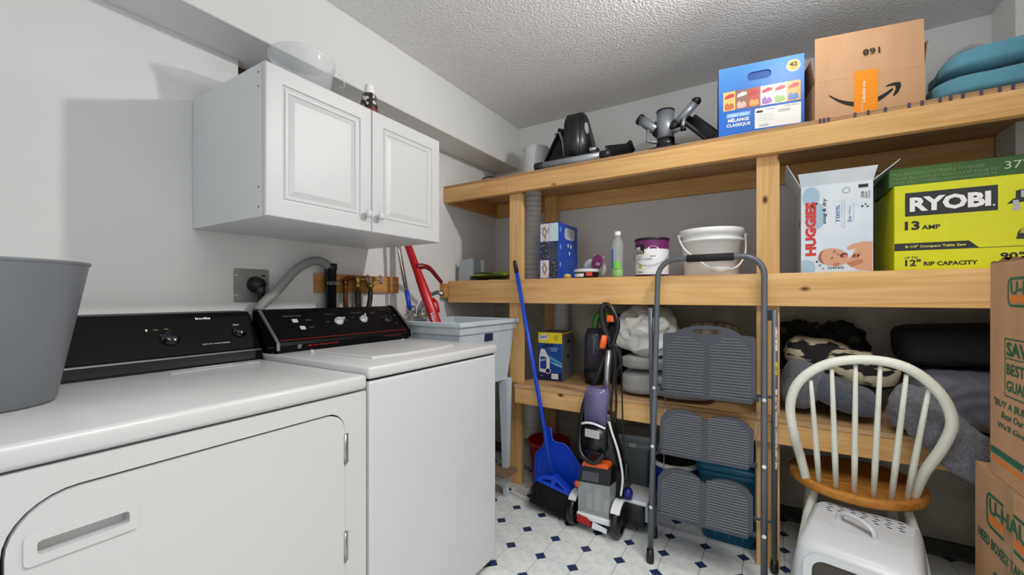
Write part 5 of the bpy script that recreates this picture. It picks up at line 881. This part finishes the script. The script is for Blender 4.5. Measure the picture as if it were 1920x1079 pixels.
BB = mat('bucket_blue', (22, 44, 150), 0.3); B().lathe([(0, 0), (0.095, 0), (0.098, 0.005), (0.12, 0.27), (0.116, 0.272), (0.092, 0.01), (0, 0.008)], (0, 0, 0), 40).build('body', BB, bb_, True); B().lathe([(0.119, 0.262), (0.127, 0.264), (0.128, 0.285), (0.118, 0.288), (0.115, 0.27)], (0, 0, 0), 40).build('rim', PW, bb_, True)
B().lathe([(0.114, 0.268), (0.09, 0.25), (0.07, 0.16), (0.0, 0.15)], (0, 0, 0), 28).build('wringer', mat('wringer_black', (26, 28, 34), 0.4), bb_, True); B().box(0.02, 0.06, -0.132, -0.123, 0.255, 0.285, 0.003, 2).build('spout', PW, bb_, True)
tt = thing('storage_tote', 'teal plastic storage tote on the floor behind the ladder', 'tote', (1.66, 2.43, 0))
TQ = mat('tote_teal', (14, 92, 124), 0.35); skin([rr3(0.24, 0.38, 0.04, 0.0), rr3(0.27, 0.42, 0.045, 0.32), rr3(0.285, 0.44, 0.045, 0.322), rr3(0.285, 0.44, 0.045, 0.345)], TQ, 'body', tt); skin([rr3(0.292, 0.448, 0.045, 0.346), rr3(0.292, 0.448, 0.045, 0.366), rr3(0.26, 0.41, 0.04, 0.376), rr3(0.2, 0.34, 0.04, 0.37)], TQ, 'lid', tt)
for x in (-0.06, 0.0, 0.06): B().box(x - 0.005, x + 0.005, -0.203 - 0.005, -0.192, 0.03, 0.3, 0.003, 2).build('rib', TQ, tt, True)
B().box(0.1, 0.565, 1.97, 2.1, 0.155, 0.175, 0.003, 1).build('wood_plank', mat('grey_plank', (128, 104, 82), 0.8, var=0.15, vscale=8), sk)  # loose wooden plank below the tub, only grouped with the sink
tag(B().soft((0.90, 2.55, 0.205), (0.16, 0.15, 0.4), 4, 10, 0.01, 6, 2).build('dark_bin', mat('bin_dark', (20, 20, 22), 0.6), loc=(0.90, 2.55, 0)), 'dark upright container in shadow between red bucket and square pail', 'container')

# broom and dustpan
br = thing('push_broom', 'blue-handled broom with black bristles leaning on the shelving', 'broom', (0.82, 2.04, 0))
BLP = mat('broom_blue', (16, 70, 205), 0.32)
p0 = Vector((0.829, 2.032, 0.21)); p1 = Vector((0.557, 2.078, 1.392)); dv = p1 - p0
B().cyl(p0, p0 + dv * 0.945, 0.0115, n=16).build('handle', BLP, br); B().tube([p0 + dv * 0.94, p0 + dv * 0.99, p1], [0.0125, 0.012, 0.008], 14).build('handle_cap', BLACK, br)
ax_ = Vector((0.98, -0.02, -0.17)).normalized(); zz_ = Vector((-0.2, 0.0, 0.98)); zz_ = (zz_ - ax_ * zz_.dot(ax_)).normalized(); hc = Vector((0.835, 2.032, 0.165))
hs_ = [(-0.098, 0.008), (-0.07, 0.03), (-0.03, 0.045), (0.0, 0.062), (0.03, 0.045), (0.07, 0.028), (0.098, 0.008), (0.1, -0.012), (-0.1, -0.012)]
B().plate(hs_, [[(-0.075, 0.006), (-0.05, 0.018), (-0.012, 0.03), (-0.012, 0.004)], [(0.012, 0.004), (0.012, 0.03), (0.05, 0.018), (0.075, 0.006)]], hc + ax_.cross(zz_) * -0.018, ax_, zz_, 0.036).build('head', BLP, br)
bri = B(); nrm = ax_.cross(zz_)
for i in range(64):
    for j in range(9):
        a_ = -0.094 + 0.188 * i / 63 + random.uniform(-0.002, 0.002); c_ = -0.014 + 0.028 * j / 8; fl2 = 1.22 + random.uniform(-0.05, 0.08)
        base = hc + ax_ * a_ + nrm * c_ - zz_ * 0.01; L2 = 0.135 + random.uniform(-0.012, 0.01); tip = base + ax_ * a_ * (fl2 - 1) * 1.2 - zz_ * L2 + nrm * c_ * 1.4 + Vector((random.uniform(-0.006, 0.006), 0, 0)); tip.z = max(tip.z, 0.002)
        bri.tube([base, base.lerp(tip, 0.5), tip], [0.0019, 0.0019, 0.0012], 3, cap=False)
for k in range(16):
    base = hc - ax_ * 0.094 - zz_ * 0.012; tip = base + Vector((-0.05 - 0.03 * random.random(), random.uniform(-0.02, 0.02), -0.12 + 0.03 * random.random())); bri.tube([base, base.lerp(tip, 0.5) + Vector((-0.006, 0, 0.006)), tip], [0.0012, 0.001, 0.0006], 3, cap=False)
bo2 = bri.build('bristles', mat('bristle_black', (16, 16, 18), 0.6), br); bo2['kind'] = 'stuff'
dp = thing('dustpan', 'blue upright dustpan clipped behind the broom', 'dustpan', (0.82, 2.09, 0.02))
Pz = [(0.734, 0.435), (0.775, 0.445), (0.782, 0.385), (0.797, 0.368), (0.86, 0.366), (0.885, 0.35), (0.962, 0.262), (0.95, 0.17), (0.94, 0.05), (0.69, 0.03), (0.676, 0.132), (0.68, 0.268), (0.69, 0.29), (0.722, 0.318), (0.738, 0.355)]
ctr = Vector((0.81, 0, 0.2))
B().plate([(p[0], p[1]) for p in Pz], [], (0, 2.118, 0), (1, 0, 0), (0, 0, 1), 0.004).build('pan', BLP, dp)
n_ = len(Pz); rl = B().tube([(p[0], 2.11, p[1]) for p in Pz[1:9]], 0.0055, 8).tube([(p[0], 2.11, p[1]) for p in Pz[9:] + Pz[:1]], 0.0055, 8)
rl.build('raised_edge', BLP, dp)
B().plate([(0.71, 0.05), (0.925, 0.06), (0.93, 0.255), (0.872, 0.325), (0.8, 0.335), (0.705, 0.265)], [[(0.718, 0.06), (0.918, 0.07), (0.922, 0.252), (0.868, 0.316), (0.804, 0.325), (0.713, 0.26)]], (0, 2.114, 0), (1, 0, 0), (0, 0, 1), 0.003).build('inner_ridge', BLP, dp)

# ================================================================ upright carpet cleaner
vc = thing('carpet_cleaner', 'upright black and white carpet cleaner with orange accents and clear tank', 'carpet cleaner', (1.08, 2.02, 0))
VW = mat('cleaner_white', (228, 230, 234), 0.3); VO = mat('cleaner_orange', (238, 100, 44), 0.35); VB = mat('cleaner_black', (17, 17, 20), 0.28); CLT = mat('tank_clear', (196, 202, 204), 0.12, alpha=0.5); PUR = mat('tank_purple', (120, 116, 160), 0.12, alpha=0.72)
def rl_(pts, z): return pts
def wheel(x, w_, y, r_, nm='wheel'):
    wo = B().lathe([(0.0, -w_ / 2), (r_ * 0.7, -w_ / 2), (r_ * 0.93, -w_ / 2), (r_, -w_ / 2 + 0.006), (r_, w_ / 2 - 0.006), (r_ * 0.93, w_ / 2), (r_ * 0.72, w_ / 2), (r_ * 0.68, w_ / 2 - 0.008), (r_ * 0.2, w_ / 2 - 0.006), (r_ * 0.18, w_ / 2 + 0.002), (0, w_ / 2 + 0.002)], (x, y, r_), 32, (1, 0, 0)).build(nm, VB, vc)
    for k in range(5): t = k * 2 * pi / 5; B().box(0, 0.006, -0.006, 0.006, 0.012, r_ * 0.7, 0.001, 1, Matrix.Translation((x + w_ / 2 - 0.009, y, r_)) @ Matrix.Rotation(t, 4, 'X')).build('spoke', VB, wo)
wheel(1.192, 0.034, 2.02, 0.083); wheel(0.962, 0.034, 2.02, 0.078)
B().box(0.985, 1.172, 1.985, 2.14, 0.045, 0.1, 0.012, 3).build('base', VB, vc)
B().box(0.99, 1.165, 1.967, 1.99, 0.062, 0.094, 0.008, 3).build('front_bumper', VW, vc); B().plate([(0.996, 0.048), (1.07, 0.04), (1.066, 0.066), (1.05, 0.078), (0.998, 0.086)], [], (0, 1.966, 0), (1, 0, 0), (0, 0, 1), 0.006).build('red_light', mat('lens_red', (170, 16, 24), 0.2), vc); B().plate([(1.075, 0.036), (1.15, 0.03), (1.152, 0.05), (1.08, 0.066)], [], (0, 1.966, 0), (1, 0, 0), (0, 0, 1), 0.006).build('white_lens', VW, vc)
# fenders
def fender(x0, x1, yc, r_, a0, a1, nm, th=0.012):
    b_ = B(); P1 = [(yc + r_ * cos(a0 + (a1 - a0) * i / 12), 0.074 + r_ * sin(a0 + (a1 - a0) * i / 12)) for i in range(13)]; P2 = [(yc + (r_ + th) * cos(a0 + (a1 - a0) * i / 12), 0.074 + (r_ + th) * sin(a0 + (a1 - a0) * i / 12)) for i in range(12, -1, -1)]
    return b_.prism(P1 + P2, (x0, 0, 0), (0, 1, 0), (0, 0, 1), x1 - x0).build(nm, VW, vc)
fender(1.17, 1.214, 2.035, 0.092, pi * 0.78, 0.2 * pi, 'fender', 0.009); fender(0.944, 0.983, 2.035, 0.086, pi * 0.74, 0.25 * pi, 'fender', 0.009)
nz_ = B(); nz_.prism([(2.06, 0.02), (2.24, 0.02), (2.27, 0.06), (2.25, 0.14), (2.2, 0.17), (2.09, 0.16)], (1.17, 0, 0), (0, 1, 0), (0, 0, 1), 0.012).build('side_panel', VW, vc)
B().soft((1.235, 2.165, 0.095), (0.15, 0.18, 0.15), 5, 8).build('nozzle', VB, vc); B().box(1.19, 1.318, 2.075, 2.26, 0.15, 0.172, 0.008, 3).build('nozzle_cover', VW, vc); B().box(1.304, 1.32, 2.075, 2.26, 0.075, 0.17, 0.006, 2).build('nozzle_end', mat('nozzle_clear', (150, 156, 160), 0.2), vc)
# dirty water tank
def hexa(a, b_, name, m, parent=None): return loops(B(), [a, b_]).quad(*a[::-1]).quad(*b_).build(name, m, parent or vc)
hexa([(0.999, 1.972, 0.094), (1.158, 1.972, 0.09), (1.165, 2.08, 0.09), (0.992, 2.08, 0.094)], [(1.0, 1.968, 0.25), (1.165, 1.968, 0.262), (1.172, 2.08, 0.262), (0.995, 2.08, 0.25)], 'water_tank', CLT)
for (x, z, w_, h_) in ((1.03, 0.1, 0.03, 0.08), (1.07, 0.1, 0.035, 0.12), (1.115, 0.1, 0.03, 0.06)): B().box(x, x + w_, 2.0, 2.05, z, z + h_, 0.008, 2).build('tank_baffle', mat('baffle_grey', (140, 142, 140), 0.5), vc)
hexa([(1.0, 1.966, 0.25), (1.166, 1.966, 0.262), (1.176, 2.1, 0.262), (0.992, 2.1, 0.25)], [(1.012, 1.985, 0.325), (1.166, 1.985, 0.338), (1.172, 2.1, 0.345), (1.005, 2.1, 0.335)], 'tank_lid', VB)
hexa([(1.02, 1.965, 0.262), (1.11, 1.965, 0.268), (1.11, 1.97, 0.268), (1.02, 1.97, 0.262)], [(1.022, 1.976, 0.305), (1.108, 1.976, 0.31), (1.108, 1.98, 0.31), (1.022, 1.98, 0.305)], 'lid_window', mat('lid_window', (70, 74, 80), 0.1))
hexa([(1.012, 1.984, 0.325), (1.15, 1.984, 0.334), (1.155, 2.05, 0.338), (1.02, 2.05, 0.33)], [(1.02, 1.988, 0.345), (1.145, 1.988, 0.352), (1.15, 2.04, 0.362), (1.03, 2.04, 0.352)], 'carry_handle', VO)
B().cyl((0.998, 1.97, 0.235), (0.99, 1.96, 0.235), 0.015, n=16).build('orange_knob', VO, vc)
# spine
skin([[(1.03, 2.06, 0.1), (1.2, 2.06, 0.1), (1.2, 2.13, 0.1), (1.03, 2.13, 0.1)], [(1.05, 2.04, 0.34), (1.205, 2.04, 0.34), (1.205, 2.11, 0.34), (1.05, 2.11, 0.34)], [(1.03, 2.0, 0.47), (1.175, 2.0, 0.47), (1.175, 2.075, 0.47), (1.03, 2.075, 0.47)], [(1.035, 2.0, 0.6), (1.155, 2.0, 0.6), (1.155, 2.07, 0.6), (1.035, 2.07, 0.6)]], VB, 'spine', vc, local=False)
B().tube(spline([(1.20, 2.03, 0.2), (1.212, 2.02, 0.3), (1.2, 1.995, 0.42), (1.17, 1.985, 0.52), (1.155, 1.985, 0.57)], 5), 0.006, 8).build('white_trim', VW, vc)
skin([[(1.055, 1.985, 0.36), (1.10, 1.985, 0.36), (1.10, 2.02, 0.36), (1.055, 2.02, 0.36)], [(1.022, 1.962, 0.43), (1.145, 1.962, 0.43), (1.145, 2.03, 0.43), (1.022, 2.03, 0.43)], [(1.026, 1.962, 0.545), (1.143, 1.962, 0.54), (1.143, 2.03, 0.54), (1.026, 2.03, 0.545)]], VB, 'motor_cover', vc, local=False)
B().tube(spline([(1.022, 1.965, 0.545), (1.05, 1.955, 0.556), (1.09, 1.953, 0.557), (1.145, 1.962, 0.54)], 5), 0.006, 8).build('white_arc', VW, vc)
lf = F(vc, (1.04, 1.961, 0.485), (1, 0, -0.03), (0, 0, 1)); lf.polys('rating_label', mat('label_silver', (190, 192, 194), 0.4), [rrect(0, 0, 0.075, 0.04, 0.002, 1)])
for k in range(4): lf.text('model 2089 120V 60Hz', 0.006, 0.03 - k * 0.008, 0.055, 0.004, PRG)
skin([[(1.034, 1.968, 0.55), (1.14, 1.968, 0.55), (1.14, 2.03, 0.55), (1.034, 2.03, 0.55)], [(1.034, 1.966, 0.70), (1.15, 1.966, 0.70), (1.15, 2.03, 0.70), (1.034, 2.03, 0.70)], [(1.044, 1.972, 0.728), (1.145, 1.972, 0.728), (1.145, 2.028, 0.728), (1.044, 2.028, 0.728)]], PUR, 'clean_tank', vc, local=False)
B().box(1.055, 1.13, 1.975, 2.02, 0.56, 0.69, 0.006, 2).build('tank_core', mat('core_mauve', (120, 104, 124), 0.4), vc); B().box(1.05, 1.1, 1.968, 1.973, 0.703, 0.709, 0.001, 1).build('fill_mark', ORG, vc)
B().cyl((1.128, 2.02, 0.70), (1.136, 2.035, 0.915), 0.0155, n=20).build('pole', STEEL, vc)
lo_ = spline([(1.150, 2.035, 0.935), (1.168, 2.035, 0.985), (1.182, 2.035, 1.04), (1.17, 2.04, 1.085), (1.14, 2.045, 1.13), (1.115, 2.045, 1.14), (1.1, 2.04, 1.12), (1.103, 2.04, 1.07), (1.115, 2.038, 1.02), (1.135, 2.035, 0.97)], 5)
B().tube(lo_, 0.0125, 12, True, flat=1.3).build('handle_loop', VB, vc); B().box(1.125, 1.165, 2.03, 2.05, 1.055, 1.09, 0.008, 3, ).build('trigger', VO, vc)
B().tube([(1.112, 2.01, 0.925), (1.118, 2.008, 0.95), (1.125, 2.008, 0.99)], [0.016, 0.018, 0.014], 14, flat=0.6).build('cord_hook', VO, vc); B().cyl((1.118, 1.992, 0.938), (1.118, 2.0, 0.938), 0.008, n=14).build('hook_screw', VO, vc)
B().tube(spline([(1.135, 2.035, 0.9), (1.11, 2.045, 0.87), (1.085, 2.04, 0.8), (1.05, 2.045, 0.72), (1.01, 2.03, 0.63), (1.0, 2.0, 0.5), (1.02, 1.955, 0.4), (1.09, 1.945, 0.37), (1.14, 1.955, 0.42)], 7), 0.0135, 12).build('suction_hose', VB, vc)
B().tube(spline([(1.15, 2.03, 0.955), (1.18, 2.03, 0.93), (1.205, 2.03, 0.86), (1.175, 2.03, 0.80), (1.18, 2.02, 0.66), (1.172, 2.02, 0.56), (1.155, 2.02, 0.62), (1.165, 2.02, 0.75), (1.175, 2.03, 0.86), (1.16, 2.03, 0.94)], 7), 0.006, 8).build('power_cord', VB, vc)
B().tube(spline([(1.165, 2.03, 0.93), (1.2, 2.03, 0.86), (1.205, 2.035, 0.7), (1.208, 2.035, 0.55), (1.215, 2.03, 0.42), (1.225, 2.03, 0.36)], 7), 0.0042, 8).build('power_cord', VB, vc); B().tube([(1.225, 2.03, 0.365), (1.228, 2.03, 0.34), (1.23, 2.03, 0.30), (1.23, 2.03, 0.285)], [0.006, 0.013, 0.012, 0.01], 10).build('cord_plug', VB, vc)
B().lathe([(0.0, 0.0), (0.02, 0.003), (0.024, 0.03), (0.018, 0.05), (0, 0.055)], (1.225, 2.07, 0.175), 16).build('blue_cap', mat('cap_navy', (26, 34, 120), 0.3), vc)
